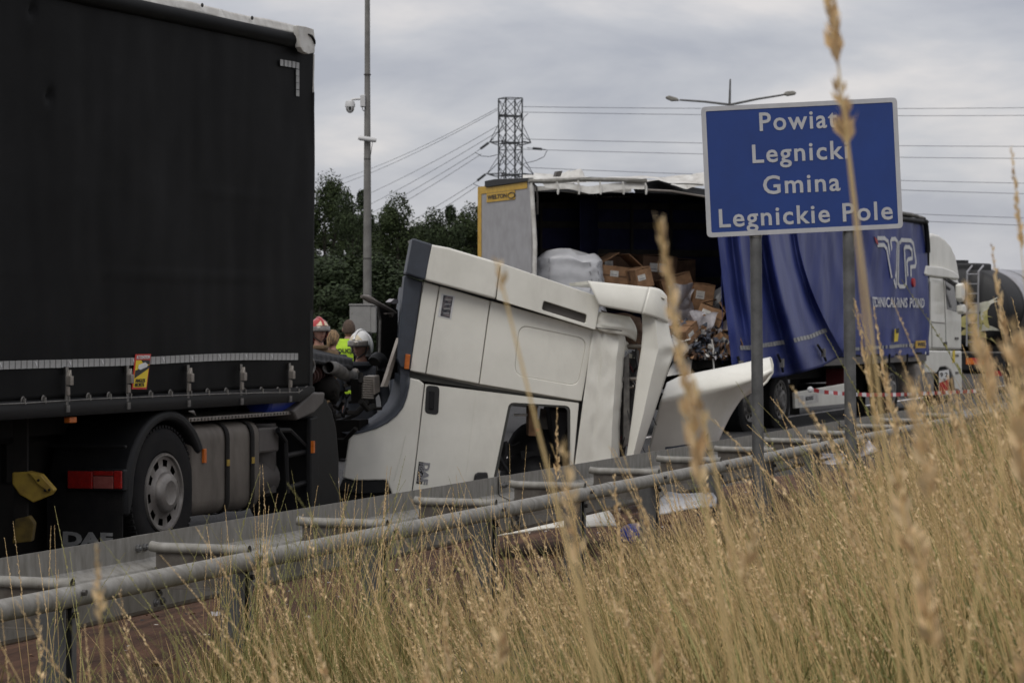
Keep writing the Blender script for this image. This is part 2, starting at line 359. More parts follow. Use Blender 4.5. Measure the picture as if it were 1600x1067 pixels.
# spilt earth piled along the foot of the guardrail
def heap(u, v):
    t = 8 + u * 26; p = -1.5 + v * 2.5
    z = 0.012 + 0.10 * smooth(0, .35, v) * smooth(1, .7, v) * (0.6 + mnoise.noise(Vector((t * .6, p, 2)))) + 0.03 * mnoise.noise(Vector((t * 3, p * 3, 5)))
    return (t, -p, max(z, 0.006) if 0.02 < v < .98 else -0.02 + bank(t, p))
tag(obj('spilt_earth', MB().sheet(heap, 130, 14), M['dirt'], RF, smooth='all'), kind='stuff')
def crumbs():
    mb = MB()
    for i in range(420):
        t = rnd.uniform(9, 30); p = rnd.uniform(-1.9, 0.5); r = rnd.uniform(.008, .03)
        mb.ball((t, -p, 0.01 + 0.05 * smooth(-1.4, -.4, p)), (r, r * rnd.uniform(.6, 1.3), r * .7), 5, 3)
    return mb
tag(obj('earth_clods', crumbs(), M['dirt'], RF), kind='stuff')

# ================================================================ GUARDRAIL
rail = thing('guardrail', 'grey double steel guardrail with round front tube running along the verge', 'guardrail', RF)
PROF = [(0.0, 0.75), (-0.002, 0.632), (-0.012, 0.620), (-0.075, 0.594), (-0.092, 0.572), (-0.096, 0.520), (-0.096, 0.405), (-0.088, 0.388), (-0.06, 0.375)]
def beam_mb(L_):
    mb = MB(); n = 6
    vs = [(i / n * L_, y, z) for i in range(n + 1) for y, z in PROF]; k = len(PROF)
    return mb.add(vs, [(i * k + j, (i + 1) * k + j, (i + 1) * k + j + 1, i * k + j + 1) for i in range(n) for j in range(k - 1)])
BL = 5.62                                     # joint seen at px 212
T0 = RF.at(207, 840, 0).x
b0 = obj('beam', beam_mb(BL + 0.16), M['zinc'], RF, rail, solid=0.005, origin=None)
starts = [T0 - 2 * BL + BL * i for i in range(8)]
b0.matrix_local = Matrix.Translation((starts[0], 0, 0)); WM[b0.name] = RF.M @ b0.matrix_local
for i, s0 in enumerate(starts[1:]):
    share(b0, RF.M @ Matrix.Translation((s0, 0.006 * ((i % 2) * 2 - 1) , 0)), rail)
tb0 = obj('tube', MB().tube([(BL / 6 * i, 0, 0) for i in range(7)], 0.046, 14), M['zinc'], RF, rail, smooth=True)
tb0.matrix_local = Matrix.Translation((starts[0] + .7, -.575, .638))
for s0 in starts[1:]: share(tb0, RF.M @ Matrix.Translation((s0 + .7, -.575, .638)), rail)
slv = obj('tube_sleeve', MB().tube([(0, 0, 0), (.16, 0, 0)], .0495, 14), M['zinc'], RF, rail, smooth=True)
slv.matrix_local = Matrix.Translation((starts[0] + .62, -.575, .638))
for s0 in starts[1:]: share(slv, RF.M @ Matrix.Translation((s0 + .62, -.575, .638)), rail)
# brackets: a rolled top edge, a web and a bottom flange
mb = MB(); mb.tube([(0, -.06, .70), (0, -.10, .693), (0, -.50, .690), (0, -.585, .690)], .026, 10, cap=False)
wb = MB().box((-.004, -.56, .50), (.004, -.09, .675)).box((-.05, -.56, .497), (.006, -.10, .503)).box((-.03, -.15, .56), (.004, -.095, .60))
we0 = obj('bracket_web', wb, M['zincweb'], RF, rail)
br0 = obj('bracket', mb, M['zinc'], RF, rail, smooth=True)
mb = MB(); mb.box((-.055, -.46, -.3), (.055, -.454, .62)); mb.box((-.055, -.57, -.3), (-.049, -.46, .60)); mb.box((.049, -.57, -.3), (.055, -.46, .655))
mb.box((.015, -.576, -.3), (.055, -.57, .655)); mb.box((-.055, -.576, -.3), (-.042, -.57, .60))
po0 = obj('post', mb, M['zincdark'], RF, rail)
BO = [obj('bolt', MB().tube([(x, y, z), (x, y - .018, z)], .014, 6), M['bolt'], RF, rail) for (x, y, z) in ((.02, -.622, .655), (.02, -.58, .56), (-.02, -.093, .54))]
first = True; tpos = []
t = RF.at(110, 893, -.575).x
for i in range(-3, 13): tpos.append(t + i * 1.873)
for i, tt in enumerate(tpos):
    Mx = RF.M @ Matrix.Translation((tt, 0, 0))
    if i == 0:
        for o in (br0, po0, we0, *BO): o.matrix_local = Matrix.Translation((tt, 0, 0)); WM[o.name] = Mx
    else:
        share(br0, Mx @ Matrix.Rotation(R(rnd.uniform(-.8, .8)), 4, 'Z'), rail); share(po0, Mx, rail); share(we0, Mx, rail); [share(q_, Mx, rail) for q_ in BO]
je0 = obj('beam_joint', MB().tube([(0, y - .004, z) for y, z in PROF], .004, 4), M['bolt'], RF, rail); je0.matrix_local = Matrix.Translation((starts[0], 0, 0))
for s0 in starts[1:]: share(je0, RF.M @ Matrix.Translation((s0, 0, 0)), rail)
sb_ = None
for s0 in starts:
    for dx, z in ((.03, .69), (.11, .69), (.07, .47), (.03, .43), (.11, .43)):
        if sb_ is None:
            sb_ = obj('splice_bolt', MB().tube([(0, 0, 0), (0, -.016, 0)], .019, 8).tube([(0, 0, 0), (0, -.026, 0)], .010, 6), M['zincdark'], RF, rail)
            sb_.matrix_local = Matrix.Translation((s0 + dx, -.01 if z > .6 else -.10, z)); continue
        share(sb_, RF.M @ Matrix.Translation((s0 + dx, -.01 if z > .6 else -.10, z)), rail)

# ================================================================ BLUE ROAD SIGN
SY = 21.43
sp = at_depth(1253, 262, SY)
SF = Frame(sp.x, SY, -1.5, sp.z, tilt=-2.7)
SB = Frame(sp.x, SY, -1.5, 0)
sign = thing('road_sign', 'blue district boundary sign with pale lettering on two grey posts in dry grass', 'road sign', SB)
hw, hh = 0.728, 0.486
o_ = rounded([(-hw, -hh), (hw, -hh), (hw, hh), (-hw, hh)], 0.035)
i_ = rounded([(-hw + .03, -hh + .03), (hw - .03, -hh + .03), (hw - .03, hh - .03), (-hw + .03, hh - .03)], 0.012)
i2 = rounded([(-hw + .034, -hh + .034), (hw - .034, -hh + .034), (hw - .034, hh - .034), (-hw + .034, hh - .034)], 0.012)
brd = obj('board', MB().prism(i_, 0, .012), M['signblue'], SF, sign)
obj('border', frame_ring(o_, i2, -.004, .028), M['signborder'], SF, sign)
for s, x0, x1, yc, cap in (("Powiat", 1190, 1311.5, 187.5, 'P'), ("Legnicki", 1176.5, 1326.5, 237, 'L'), ("Gmina", 1191, 1311.5, 286.5, 'L'), ("Legnickie Pole", 1120, 1391, 335, 'L')):
    cx = ((x0 + x1) / 2 - 1253) / 210; cz = (262 - yc) / 210; W = (x1 - x0) / 210 / 2
    text('lettering', s, M['signborder'], SF, brd, cx - W, cx + W, cz - .0695, cz + .0675, -.002, bold=.016, spacing=1.14, cap=cap)
for a, b in (((1180, 300), (1185, 760)), ((1325, 290), (1330, 770))):
    A = SB.at(*a, .05); B = SB.at(*b, .05); B = B + (B - A).normalized() * 0.6
    obj('post', MB().tube([A, B], .044, 16), M['zincdark'], SB, sign, smooth=True)
    for z in (A.z + .02, A.z - .32):
        c = A + (B - A) * ((z - A.z) / (B.z - A.z))
        obj('clamp', MB().tube([c - Vector((0, 0, .02)), c + Vector((0, 0, .02))], .049, 12), M['steelgrey'], SB, sign, smooth=True)
for z in (-.3, .3): obj('rear_rail', MB().box((-.68, .013, z - .02), (.68, .03, z + .02)), M['steelgrey'], SF, sign)

# km plate
d = at_depth(1475, 598, 56.5)
KF = Frame(d.x, 56.5, 0)
km = thing('marker_plate', 'small red and white numbered marker plate beside the white cab wheel', 'marker plate', KF)
P4 = lambda l, y=0: [KF.at(a, b, y) for a, b in l]
pl = obj('plate', MB().plate(P4([(1467, 580), (1483, 577), (1483, 616), (1467, 619)]), (0, .012, 0)), M['white'], KF, km)
obj('red_field', MB().plate(P4([(1467.6, 598), (1482.6, 592), (1482.6, 615), (1467.6, 618)], -.003), (0, .002, 0)), M['redpaint'], KF, pl)
q = lambda px, py: KF.xz(px, py)
for s, a, b in (("9 2", (1469, 589), (1481, 582)), ("S", (1473.5, 597), (1478, 591.5))):
    A, B = q(*a), q(*b); text('digits', s, M['ink'], KF, pl, A[0], B[0], A[1], B[1], -.004, bold=.02)
c = KF.at(1475, 600); obj('stake', MB().tube([(c.x, .03, -.4), (c.x, .03, c.z + .2)], .03, 8), M['zincdark'], KF, km)

# ================================================================ BLACK CURTAIN-SIDED TRAILER
TF = Frame(-2.58, 21.7, 90 - 21.03)
RIMM = {'drive': mat('dull_wheel_aluminium', (0.27, 0.255, 0.235), (0.17, 0.155, 0.14), 6, 0.45, 0.55), 'dark': M['steelgrey']}
def wheel(frame, parent, x, y, z, r, w, rim=0.3, style='drive'):
    """tyre from y (outer face) inwards by w; rim with a ring of vent holes; all share the parent"""
    k = rim / .3
    ty = MB().lathe([(rim - .005, .035), (rim + .015, .012), (r * .80, .0), (r * .93, .008), (r - .012, .03), (r, .055), (r, w - .055), (r - .012, w - .03), (r * .9, w), (rim, w - .02)], (x, y, z), 56)
    for i in range(64):                      # shoulder tread blocks
        t = 2 * math.pi * i / 64; c, s = math.cos(t), math.sin(t)
        Mx = Matrix.Translation((x, y, z)) @ Matrix.Rotation(-t, 4, 'Y')
        ty.box((r - .012, .02, -.014 * r * 2), (r + .008, .075, .014 * r * 2), M=Mx)
    W = obj('wheel', ty, M['rubber'], frame, parent, smooth=True)
    n = 60; mb = MB()
    rr = [(rim, .02), (rim * .985, .0), (rim * .93, .0), (rim * .90, .018), (rim * .83, .024), (rim * .66, .022), (rim * .57, .014), (rim * .52, .004)]
    vs = []
    for a, b in rr:
        for q in range(n):
            t = 2 * math.pi * q / n; vs.append((x + a * math.cos(t), y + b, z + a * math.sin(t)))
    fs = []
    for i in range(len(rr) - 1):
        for q in range(n):
            if i == 4 and q % 6 in (0, 1, 2): continue          # vent holes
            fs.append((i * n + q, (i + 1) * n + q, (i + 1) * n + (q + 1) % n, i * n + (q + 1) % n))
    mb.add(vs, fs)
    Rm = obj('rim', mb, RIMM[style], frame, W, smooth=True)
    obj('hub', MB().lathe([(rim * .52, .006), (rim * .50, -.025), (rim * .45, -.040), (rim * .30, -.046), (rim * .28, -.042), (.001, -.042)], (x, y, z), 36), RIMM[style], frame, W, smooth=True)
    obj('brake_drum', MB().lathe([(rim * .86, .12), (.001, .12)], (x, y, z), 30), M['dark'], frame, W)
    if style == 'drive': return W
    mbn = MB()
    for i in range(10):
        t = 2 * math.pi * (i + .5) / 10; a = rim * .585
        mbn.tube([(x + a * math.cos(t), y + .04, z + a * math.sin(t)), (x + a * math.cos(t), y + .005, z + a * math.sin(t))], .014 * k, 6)
    obj('wheel_nuts', mbn, RIMM[style], frame, W)
    return W

tr = thing('semi_trailer', 'black curtain-sided trailer coupled to the wrecked tractor at the left', 'trailer', TF)
XF = 2.56; XB = -10.9
def curt(u, v):
    x = XB + (XF - XB) * u; z = 1.24 + 2.85 * v
    y = .010 * math.sin(x * 2.1) * math.sin(v * 3.1) + .014 * mnoise.noise(Vector((x * 1.3, z * .8, 1))) + .007 * math.sin(x * 5.2 + 1.3 * z) * max(0, .35 - v) * 2.5 + .005 * mnoise.noise(Vector((x * 5, z * 1.2, 7)))
    for dx, dz in DENT: y += .035 * math.exp(-((x - dx) ** 2 + (z - dz) ** 2) / .0016)
    for zz, kx in ((2.77, .0), (2.13, 1.)): y -= .007 * math.exp(-((z - zz - .01 * math.sin(x * 1.5 + kx)) / .012) ** 2)
    return (x, y, z)
DENT = [TF.xz(78, 150), TF.xz(50, 16)]
obj('curtain', MB().sheet(curt, 400, 70), M['pvcblack'], TF, tr, smooth='all', solid=.006)
obj('curtain_rear', MB().box((XB, .03, 1.24), (XF - .08, .04, 4.10)), M['pvcblack'], TF, tr)
obj('far_curtain', MB().box((XB, 2.5, 1.24), (XF - .02, 2.51, 4.15)), M['pvcblack'], TF, tr)
mb = MB().tube([(XB, -.005, 4.10), (XF - .10, -.005, 4.10)], .062, 14)
obj('roller_rail', mb, M['pvcblack'], TF, tr, smooth=True)
def trim(u, v):
    x = XB + (XF - .10 - XB) * u
    return (x, -.025 + .03 * v + .004 * mnoise.noise(Vector((x * 3, v, 0))), 4.15 + .075 * v + .006 * mnoise.noise(Vector((x * 4, 1, v))) + .006 * math.sin(x * 4.2))
obj('roof_trim', MB().sheet(trim, 300, 5), M['whitetarp'], TF, tr, smooth='all', solid=.006)
obj('roof_sheet', MB().sheet(lambda u, v: (XB + (XF - .02 - XB) * u, .0 + 2.51 * v, 4.215 + .04 * math.sin(v * 3.14)), 20, 8), M['whitetarp'], TF, tr, smooth='all')
# folded white tarpaulin corner
cp = [(466, 40), (478, 42), (490.5, 46), (492.5, 62), (492, 83), (482, 85), (474, 81), (469.5, 74), (468, 58)]
mb = MB().plate(TF.pts(cp, -.095), (0, .05, 0)); obj('corner_cap', mb, M['whitetarp'], TF, tr, bevel=.006)
obj('corner_fold', MB().tube(TF.pts([(482, 54), (487, 57), (491, 64), (492, 69)], -.10), [.006, .012, .012, .008], 6), M['dark'], TF, tr)
for px, py in ((230, -14), (316, 8.5), (394, 28.5), (467, 46.5)):
    c = TF.at(px, py, -.03); obj('trim_stud', MB().ball((c.x, c.y, c.z), (.012, .012, .017), 8, 6), M['ink'], TF, tr)
obj('front_wall', MB().box((XF - .07, .0, 1.2), (XF - .005, 2.5, 4.17)), M['black'], TF, tr, bevel=.01)
a = TF.at(489.5, 85, 0); b = TF.at(488, 145, 0); c = TF.at(487, 225, 0)
obj('corner_edge', MB().tube([a, b], .012, 6), M['whitetarp'], TF, tr)
obj('corner_hinge', MB().tube([b, c], .02, 8), M['black'], TF, tr, smooth=True)
# bottom rail with rounded front end
pr = [(0.0, 1.25), (-.03, 1.24), (-.036, 1.20), (-.036, 1.15), (-.02, 1.125), (.05, 1.12), (.05, 1.25)]
mb = MB(); vs = [(x, y, z) for x in (XB, XF - .30, XF - .05) for y, z in pr]; k = len(pr)
for i in range(k): x, y, z = vs[2 * k + i]; vs[2 * k + i] = (x, y, 1.25 - (1.25 - z) * .45)
mb.add(vs, [(i * k + j, i * k + (j + 1) % k, (i + 1) * k + (j + 1) % k, (i + 1) * k + j) for i in range(2) for j in range(k)] + [tuple(range(k)), tuple(range(3 * k - 1, 2 * k - 1, -1))])
obj('side_rail', mb, M['black'], TF, tr, smooth=True)
# reflective tiles
t0 = None; x = XB + .2; i = 0; xe = TF.at(463, 556, 0).x
while xe - i * .0775 > -10.7:
    xx = xe - i * .0775 - .034; i += 1
    zz = 1.503 + .008 * math.sin(xx * 1.7) - .012 * (xx < -1.2) * (-1.2 - xx)
    if t0 is None:
        t0 = obj('reflective_tile', MB().box((-.0335, -.004, -.028), (.0335, .0, .028)), M['tape'], TF, tr); t0.matrix_local = Matrix.Translation((xx, -.012, zz)); continue
    share(t0, TF.M @ Matrix.Translation((xx, -.012, zz)) @ Matrix.Rotation(R(rnd.uniform(-1, 1)), 4, 'Y'), tr)
    if i % 6 == 1:
        s_ = MB().prism([(-.012, .015), (.004, .018), (.018, -.01), (.008, -.012)], -.0185, -.0165)
        for k_ in range(len(s_.v)): v_ = s_.v[k_]; s_.v[k_] = (v_[0] + xx, v_[1], v_[2] + zz)
        obj('tile_spot', s_, M['tapespot'], TF, tr)
for px, py in ((437.5, 98.5), (444, 99.5), (450, 100.5), (456.3, 101.5), (462.3, 103), (462.3, 114), (462.4, 124.5), (462.4, 135), (462.4, 146)):
    c = TF.at(px, py, 0)
    share(t0, TF.M @ Matrix.Translation((c.x, -.014, c.z)) @ Matrix.Diagonal((.86, 1, .92, 1)), tr)
# straps with buckles
first = None
for px, yt, yb in ((513 / 5.33, 573, 643), (1020 / 5.33, 571, 636), (286, 570, 631), (369, 569, 627), (445, 567, 624), *[(2530 - 10.94 * F / Y_, 500 + .40 * F / Y_ - 8, 500 + .66 * F / Y_) for Y_ in (19.1, 18.1, 17.1, 16.1, 15.1, 14.1, 13.1)]):
    a = TF.at(px + 2, yt, 0); b = TF.at(px - 3, yb, 0); h = a.z - b.z
    if first is None:
        st = MB().box((-.018, -.035, -h), (.018, -.03, 0)).box((-.022, -.045, -h - .005), (.022, -.028, -h + .045))
        S = obj('strap', st, M['steelgrey'], TF, tr)
        bk = MB().box((-.02, -.075, -.13), (.022, -.035, -.065), M=None).box((-.016, -.05, -.20), (.018, -.03, -.14)).prism([(-.018, -.065), (.016, -.02), (.024, -.06), (.022, -.075)], -.06, -.03)
        B = obj('buckle', bk, M['alu'], TF, S, bevel=.004)
        B2 = obj('buckle_plate', MB().box((-.026, -.033, -.05), (.026, -.02, .0)), M['dark'], TF, S)
        first = (S, B, B2); Mx = TF.M @ Matrix.Translation((a.x, 0, a.z))
        S.matrix_local = Matrix.Translation((a.x, 0, a.z)); WM[S.name] = Mx
        for q_ in (B, B2): q_.matrix_local = Matrix.Identity(4)
    else:
        Mx = TF.M @ Matrix.Translation((a.x, 0, a.z)); S2 = share(first[0], Mx, tr); share(first[1], Mx, S2); share(first[2], Mx, S2)
# eyelets and the customs cable
E = [(36, 627), (68, 625), (105, 623), (138, 621), (170, 619.5), (202, 618.5), (235, 617), (266, 615.5), (296, 614.5), (324, 613.5), (353, 612.5), (381, 612), (408, 611), (434, 611), (464, 610.5)]
e0 = None; cab_pts = [TF.at(-60, 634, -.03)]
for px, py in E:
    c = TF.at(px, py, -.02); cab_pts.append(Vector((c.x, -.036, c.z - .012)))
    if e0 is None:
        mb = MB(); mb.tube([(.024 * math.cos(t_ * .5236), 0, .03 * math.sin(t_ * .5236)) for t_ in range(13)], .006, 6); mb.prism([(-.006, -.02), (.006, -.02), (.006, .02), (-.006, .02)], -.02, .0)
        e0 = obj('eyelet', mb, M['steelgrey'], TF, tr); e0.matrix_local = Matrix.Translation(c)
    else: share(e0, TF.M @ Matrix.Translation(c), tr)
cab_pts.append(TF.at(480, 603, -.02))
obj('cable', MB().tube(cab_pts, .0042, 5), M['steelgrey'], TF, tr)
c = TF.at(109, 656, .03); obj('marker_lamp', MB().box((c.x - .05, c.y - .03, c.z - .02), (c.x + .05, c.y + .02, c.z + .022)), M['orange'], TF, tr, bevel=.006)
# blind-spot sticker
stq = TF.pts([(212, 553.5), (236, 553), (229, 608), (206, 608)], -.024)
ws = obj('warning_sticker', MB().plate(stq, (0, .004, 0)), M['stickred'], TF, tr)
ws['label'] = 'red and yellow blind spot warning sticker'
obj('yellow_field', MB().plate(TF.pts([(213, 563), (234, 562.5), (228.5, 605), (208.5, 605)], -.0265), (0, .002, 0)), M['stickyellow'], TF, ws)
obj('black_band', MB().plate(TF.pts([(211.5, 579), (234, 570), (233, 575), (210.5, 591)], -.028), (0, .001, 0)), M['ink'], TF, ws)
obj('black_corner', MB().plate(TF.pts([(221, 562.5), (234.3, 562.5), (233.8, 569), (226, 571)], -.028), (0, .001, 0)), M['ink'], TF, ws)
obj('truck_symbol', MB().plate(TF.pts([(217, 570), (227, 566), (231, 569), (230, 573), (219, 578), (216, 575)], -.0295), (0, .001, 0)), M['white'], TF, ws)
def ttext(s, px0, py0, px1, py1, m, y, parent, frame=TF, **k):
    a = frame.xz(px0, py0, y); b = frame.xz(px1, py1, y); return text('lettering', s, m, frame, parent, a[0], b[0], b[1], a[1], y, **k)
ttext('ATTENTION', 213.5, 555.5, 234, 560.5, M['white'], -.0275, ws, bold=.02)
ttext('ANGLES', 211.5, 592, 226.5, 597, M['ink'], -.0285, ws, bold=.02)
ttext('MORTS', 210.8, 598.5, 225, 603.5, M['ink'], -.0285, ws, bold=.02)
# chassis, landing legs and rear wheels
mb = MB(); mb.box((XB, .65, .95), (1.9, .80, 1.22)); mb.box((XB, 1.7, .95), (1.9, 1.85, 1.22))
obj('chassis', mb, M['dark'], TF, tr)
obj('floor', MB().box((XB, .02, 1.14), (XF - .02, 2.48, 1.24)), M['dark'], TF, tr)
for yy in (.45, 1.85): obj('landing_leg', MB().box((-3.3, yy, .02), (-3.15, yy + .15, 1.15)).box((-3.4, yy - .05, .0), (-3.05, yy + .2, .04)), M['dark'], TF, tr)
for xx in (-6.6, -7.9, -9.2): 
    wheel(TF, tr, xx, .02, .53, .53, .38, style='dark')
obj('underbody_shade_block', MB().box((-8, .80, .06), (-.15, 1.9, 1.1)), M['dark'], TF, tr)  # added dark block: stands in for the shade under the trailer, hides the road
obj('side_guard', MB().box((-5.6, .06, .75), (-3.7, .09, .87)).box((-5.6, .06, .5), (-3.7, .09, .62)), M['dark'], TF, tr)

# ================================================================ TRACTOR (its cab torn off)
tk = thing('truck_tractor', 'dark truck tractor without its cab under the black trailer, wrecked engine bare', 'truck', TF)
wheel(TF, tk, 0, .035, .5, .5, .29)
wheel(TF, tk, 0, .36, .5, .5, .29, style='dark')
wheel(TF, tk, 0, 1.95, .5, .5, .5, style='dark')
wheel(TF, tk, 3.15, .42, .5, .5, .3)
# rear mudguard arch
outer, inner = [], []
for i in range(15):
    t_ = math.pi * (.16 + .76 * i / 14)
    outer.append((.665 * math.cos(t_), .5 + .625 * math.sin(t_))); inner.append((.555 * math.cos(t_), .5 + .545 * math.sin(t_)))
poly = outer + [(-.67, .60), (-.67, .36), (-.60, .36), (-.555, .5)] + inner[::-1]
obj('mudguard', MB().prism(poly, .0, .68), M['black'], TF, tk, bevel=.03, smooth=True, seg=3)
obj('mudguard_lip', MB().box((-.672, .01, .86), (-.64, .66, .885)), M['black'], TF, tk, bevel=.008)
mb = MB().tube([(.30, -.004, 1.105), (.36, -.01, 1.098), (.42, -.004, 1.07)], [.004, .014, .004], 8); obj('scuff', mb, M['steelgrey'], TF, tk)
GF = Frame(0, 0); GF.M = TF.M @ Matrix.Translation((-.675, .0, 0)) @ Matrix.Rotation(R(-90), 4, 'Z'); GF.I = GF.M.inverted()
def gbox(a, b, y0, y1, mb=None):
    p, q_ = GF.xz(*a), GF.xz(*b); return (mb or MB()).box((p[0], y0, q_[1]), (q_[0], y1, p[1]))
lamp = obj('tail_light', gbox((108, 731), (198, 767), -.045, .02), M['black'], GF, tk, bevel=.012)
obj('red_lens', gbox((111, 735), (150, 763), -.055, -.03), M['red'], GF, lamp, bevel=.006)
obj('white_lens', gbox((151, 743), (182, 763), -.053, -.03), M['whitelens'], GF, lamp, bevel=.004)
obj('red_lens', gbox((151, 735), (182, 742.5), -.053, -.03), M['red'], GF, lamp, bevel=.003)
obj('red_lens', gbox((183, 735), (195.5, 763), -.055, -.03), M['red'], GF, lamp, bevel=.006)
mf = obj('mud_flap', MB().box((-.66, -.004, .12), (-.03, .008, .60)), M['rubber'], GF, tk)
a = GF.xz(99, 851.5); b = GF.xz(177, 832)
text('lettering', 'DAF', M['tape'], GF, mf, a[0], b[0], a[1], b[1], -.008, bold=.05)
a = GF.xz(97, 857); b = GF.xz(177, 853.5); obj('stripe', MB().box((a[0], -.007, a[1] - .0), (b[0], -.004, b[1])), M['tape'], GF, mf)
# yellow bracket hanging behind the wheel
YF = TF
mb = MB(); c = at_depth(50, 762, 20.3)
yq = [(19, 738), (44, 737), (63, 742), (84, 766), (78, 774), (52, 785), (30, 772), (19, 756)]
yk = thing('tow_bracket', 'yellow folded steel bracket hanging behind the tractor wheel', 'bracket', Frame(c.x, c.y, 69))
YB = Frame(c.x, c.y, 0)
obj('bracket_plate', MB().plate(YB.pts(yq, 0), (0, .16, 0)), M['yellow'], YB, yk, bevel=.008)
obj('bracket_fold', MB().plate(YB.pts([(44, 738), (63, 743), (83, 764), (78, 770), (60, 757)], -.03), (0, .028, 0)), M['yellow'], YB, yk, bevel=.004)
for px, py in ((60, 750), (70, 766), (77, 765)):
    c_ = YB.at(px, py, -.035); obj('rivet', MB().ball(c_, .01, 8, 5), M['dark'], YB, yk)
obj('bracket_foot', MB().plate(YB.pts([(23, 811), (45, 806), (53, 818), (49, 846), (19, 849)], .02), (0, .12, 0)), M['yellowdark'], YB, yk, bevel=.008)
obj('bracket_arm', MB().plate(YB.pts([(20, 640), (42, 640), (42, 812), (22, 812)], .05), (0, .08, 0)), M['dark'], YB, yk)
# fuel tank, straps, catwalk
x0, x1 = TF.at(300, 740, .03).x, TF.at(408, 720, .03).x
mb = MB(); sec = rounded([(.02, .28), (.66, .28), (.66, .99), (.02, .99)], .13, 6)
def tank_mb(x0, x1, sec, cap=.06):
    mb = MB(); k = len(sec); cy = sum(p[0] for p in sec) / k; cz = sum(p[1] for p in sec) / k; vs = []
    for x, s in ((x0, .80), (x0 + cap * .3, .93), (x0 + cap, 1), (x1 - cap, 1), (x1 - cap * .3, .93), (x1, .80)):
        vs += [(x, cy + (y - cy) * s, cz + (z - cz) * s) for y, z in sec]
    mb.add(vs, [(i * k + j, i * k + (j + 1) % k, (i + 1) * k + (j + 1) % k, (i + 1) * k + j) for i in range(5) for j in range(k)] + [tuple(range(k)), tuple(range(6 * k - 1, 5 * k - 1, -1))]); return mb
ft = obj('fuel_tank', tank_mb(x0, x1, sec), M['tank'], TF, tk, smooth=True)
for px in (352, 391):
    xs = TF.at(px, 700, .03).x; k = len(sec); cy, cz = .34, .635
    vs = [(x, cy + (y - cy) * 1.03, cz + (z - cz) * 1.02) for x in (xs - .032, xs + .032) for y, z in sec]
    s_ = obj('tank_strap', MB().add(vs, [(j, (j + 1) % k, k + (j + 1) % k, k + j) for j in range(k)]), M['dark'], TF, ft, smooth=True, solid=.008)
    obj('strap_clip', MB().box((xs - .022, .0, .655), (xs + .022, .012, .705)), M['yellow'], TF, s_)
c = TF.at(317, 712, .02); obj('side_reflector', MB().box((c.x - .02, -.004, c.z - .055), (c.x + .02, .02, c.z + .055)), M['orange'], TF, tk, bevel=.004)
a, b = TF.at(292, 660, .05), TF.at(466, 660, .05)
obj('catwalk', MB().box((a.x, .03, 1.02), (b.x, .9, 1.05)), M['alu'], TF, tk, bevel=.004)
mb = MB()
for i in range(34):
    xx = a.x + .03 + i * (b.x - a.x - .06) / 33; mb.box((xx - .01, .022, 1.026), (xx + .01, .029, 1.044))
obj('catwalk_edge', mb, M['steelgrey'], TF, tk)
a, b = TF.at(400, 640, .2), TF.at(447, 640, .2)
obj('blue_canister', MB().tube([(a.x, .18, 1.13), (a.x + .02, .18, 1.13), (b.x, .18, 1.13)], [.10, .125, .125], 16), M['blueplastic'], TF, tk, smooth=True)
# battery box, steps, filters in front of the tank
a, b = TF.at(401, 700, .1), TF.at(433, 700, .1)
obj('battery_box', MB().box((a.x, .08, .72), (b.x, .6, .93)), M['brown'], TF, tk, bevel=.02)
obj('air_tank', MB().tube([(a.x, .3, .5), (b.x + .12, .3, .5)], .17, 18), M['brown'], TF, tk, smooth=True)
obj('air_filter', MB().tube([(b.x + .03, .3, .38), (b.x + .03, .3, .95)], .16, 16), M['brown'], TF, tk, smooth=True)
ladder = [TF.pts([(434, 672), (446, 690), (449, 770)], .04), TF.pts([(452, 672), (480, 700), (482, 772)], .04), TF.pts([(446, 712), (481, 705)], .04), TF.pts([(449, 762), (482, 752)], .04), TF.pts([(452, 672), (434, 672)], .04)]
for l in ladder: obj('step_bar', MB().tube(l, .022, 8), M['black'], TF, tk, smooth=True)
# front mudguard panels
obj('front_mudguard', MB().plate(TF.pts([(458, 640), (497, 612), (507, 618), (520, 640), (527, 670), (531, 720), (530, 800), (483, 806), (483, 655), (468, 655)], .02), (0, .55, 0)), M['black'], TF, tk, bevel=.03, seg=3, smooth=True)
obj('front_mudguard_rib', MB().plate(TF.pts([(486, 654), (497, 650), (500, 800), (486, 803)], -.02), (0, .05, 0)), M['black'], TF, tk, bevel=.012)
obj('mudguard_cap', MB().plate(TF.pts([(458, 642), (489, 613), (509, 613), (506, 630), (492, 645), (465, 657)], -.01), (0, .5, 0)), M['brown'], TF, tk, bevel=.02, seg=3)
c = TF.at(488.5, 698, -.03); obj('side_reflector', MB().box((c.x - .014, -.045, c.z - .05), (c.x + .014, -.02, c.z + .05)), M['orange'], TF, tk)
mb = MB(); mb.box((-1.1, .75, .62), (4.6, .83, .90)); mb.box((-1.1, 1.65, .62), (4.6, 1.73, .90)); mb.box((-1.1, .83, .7), (-1.0, 1.65, .85)); mb.box((4.4, .4, .55), (4.6, 2.1, .9))
obj('frame_rails', mb, M['dark'], TF, tk)
obj('axle', MB().tube([(0, .3, .5), (0, 2.2, .5)], .12, 12).tube([(3.15, .6, .5), (3.15, 2.2, .5)], .1, 12), M['dark'], TF, tk)
obj('fifth_wheel', MB().box((-.45, .8, .92), (.45, 1.7, 1.08)), M['dark'], TF, tk, bevel=.03)
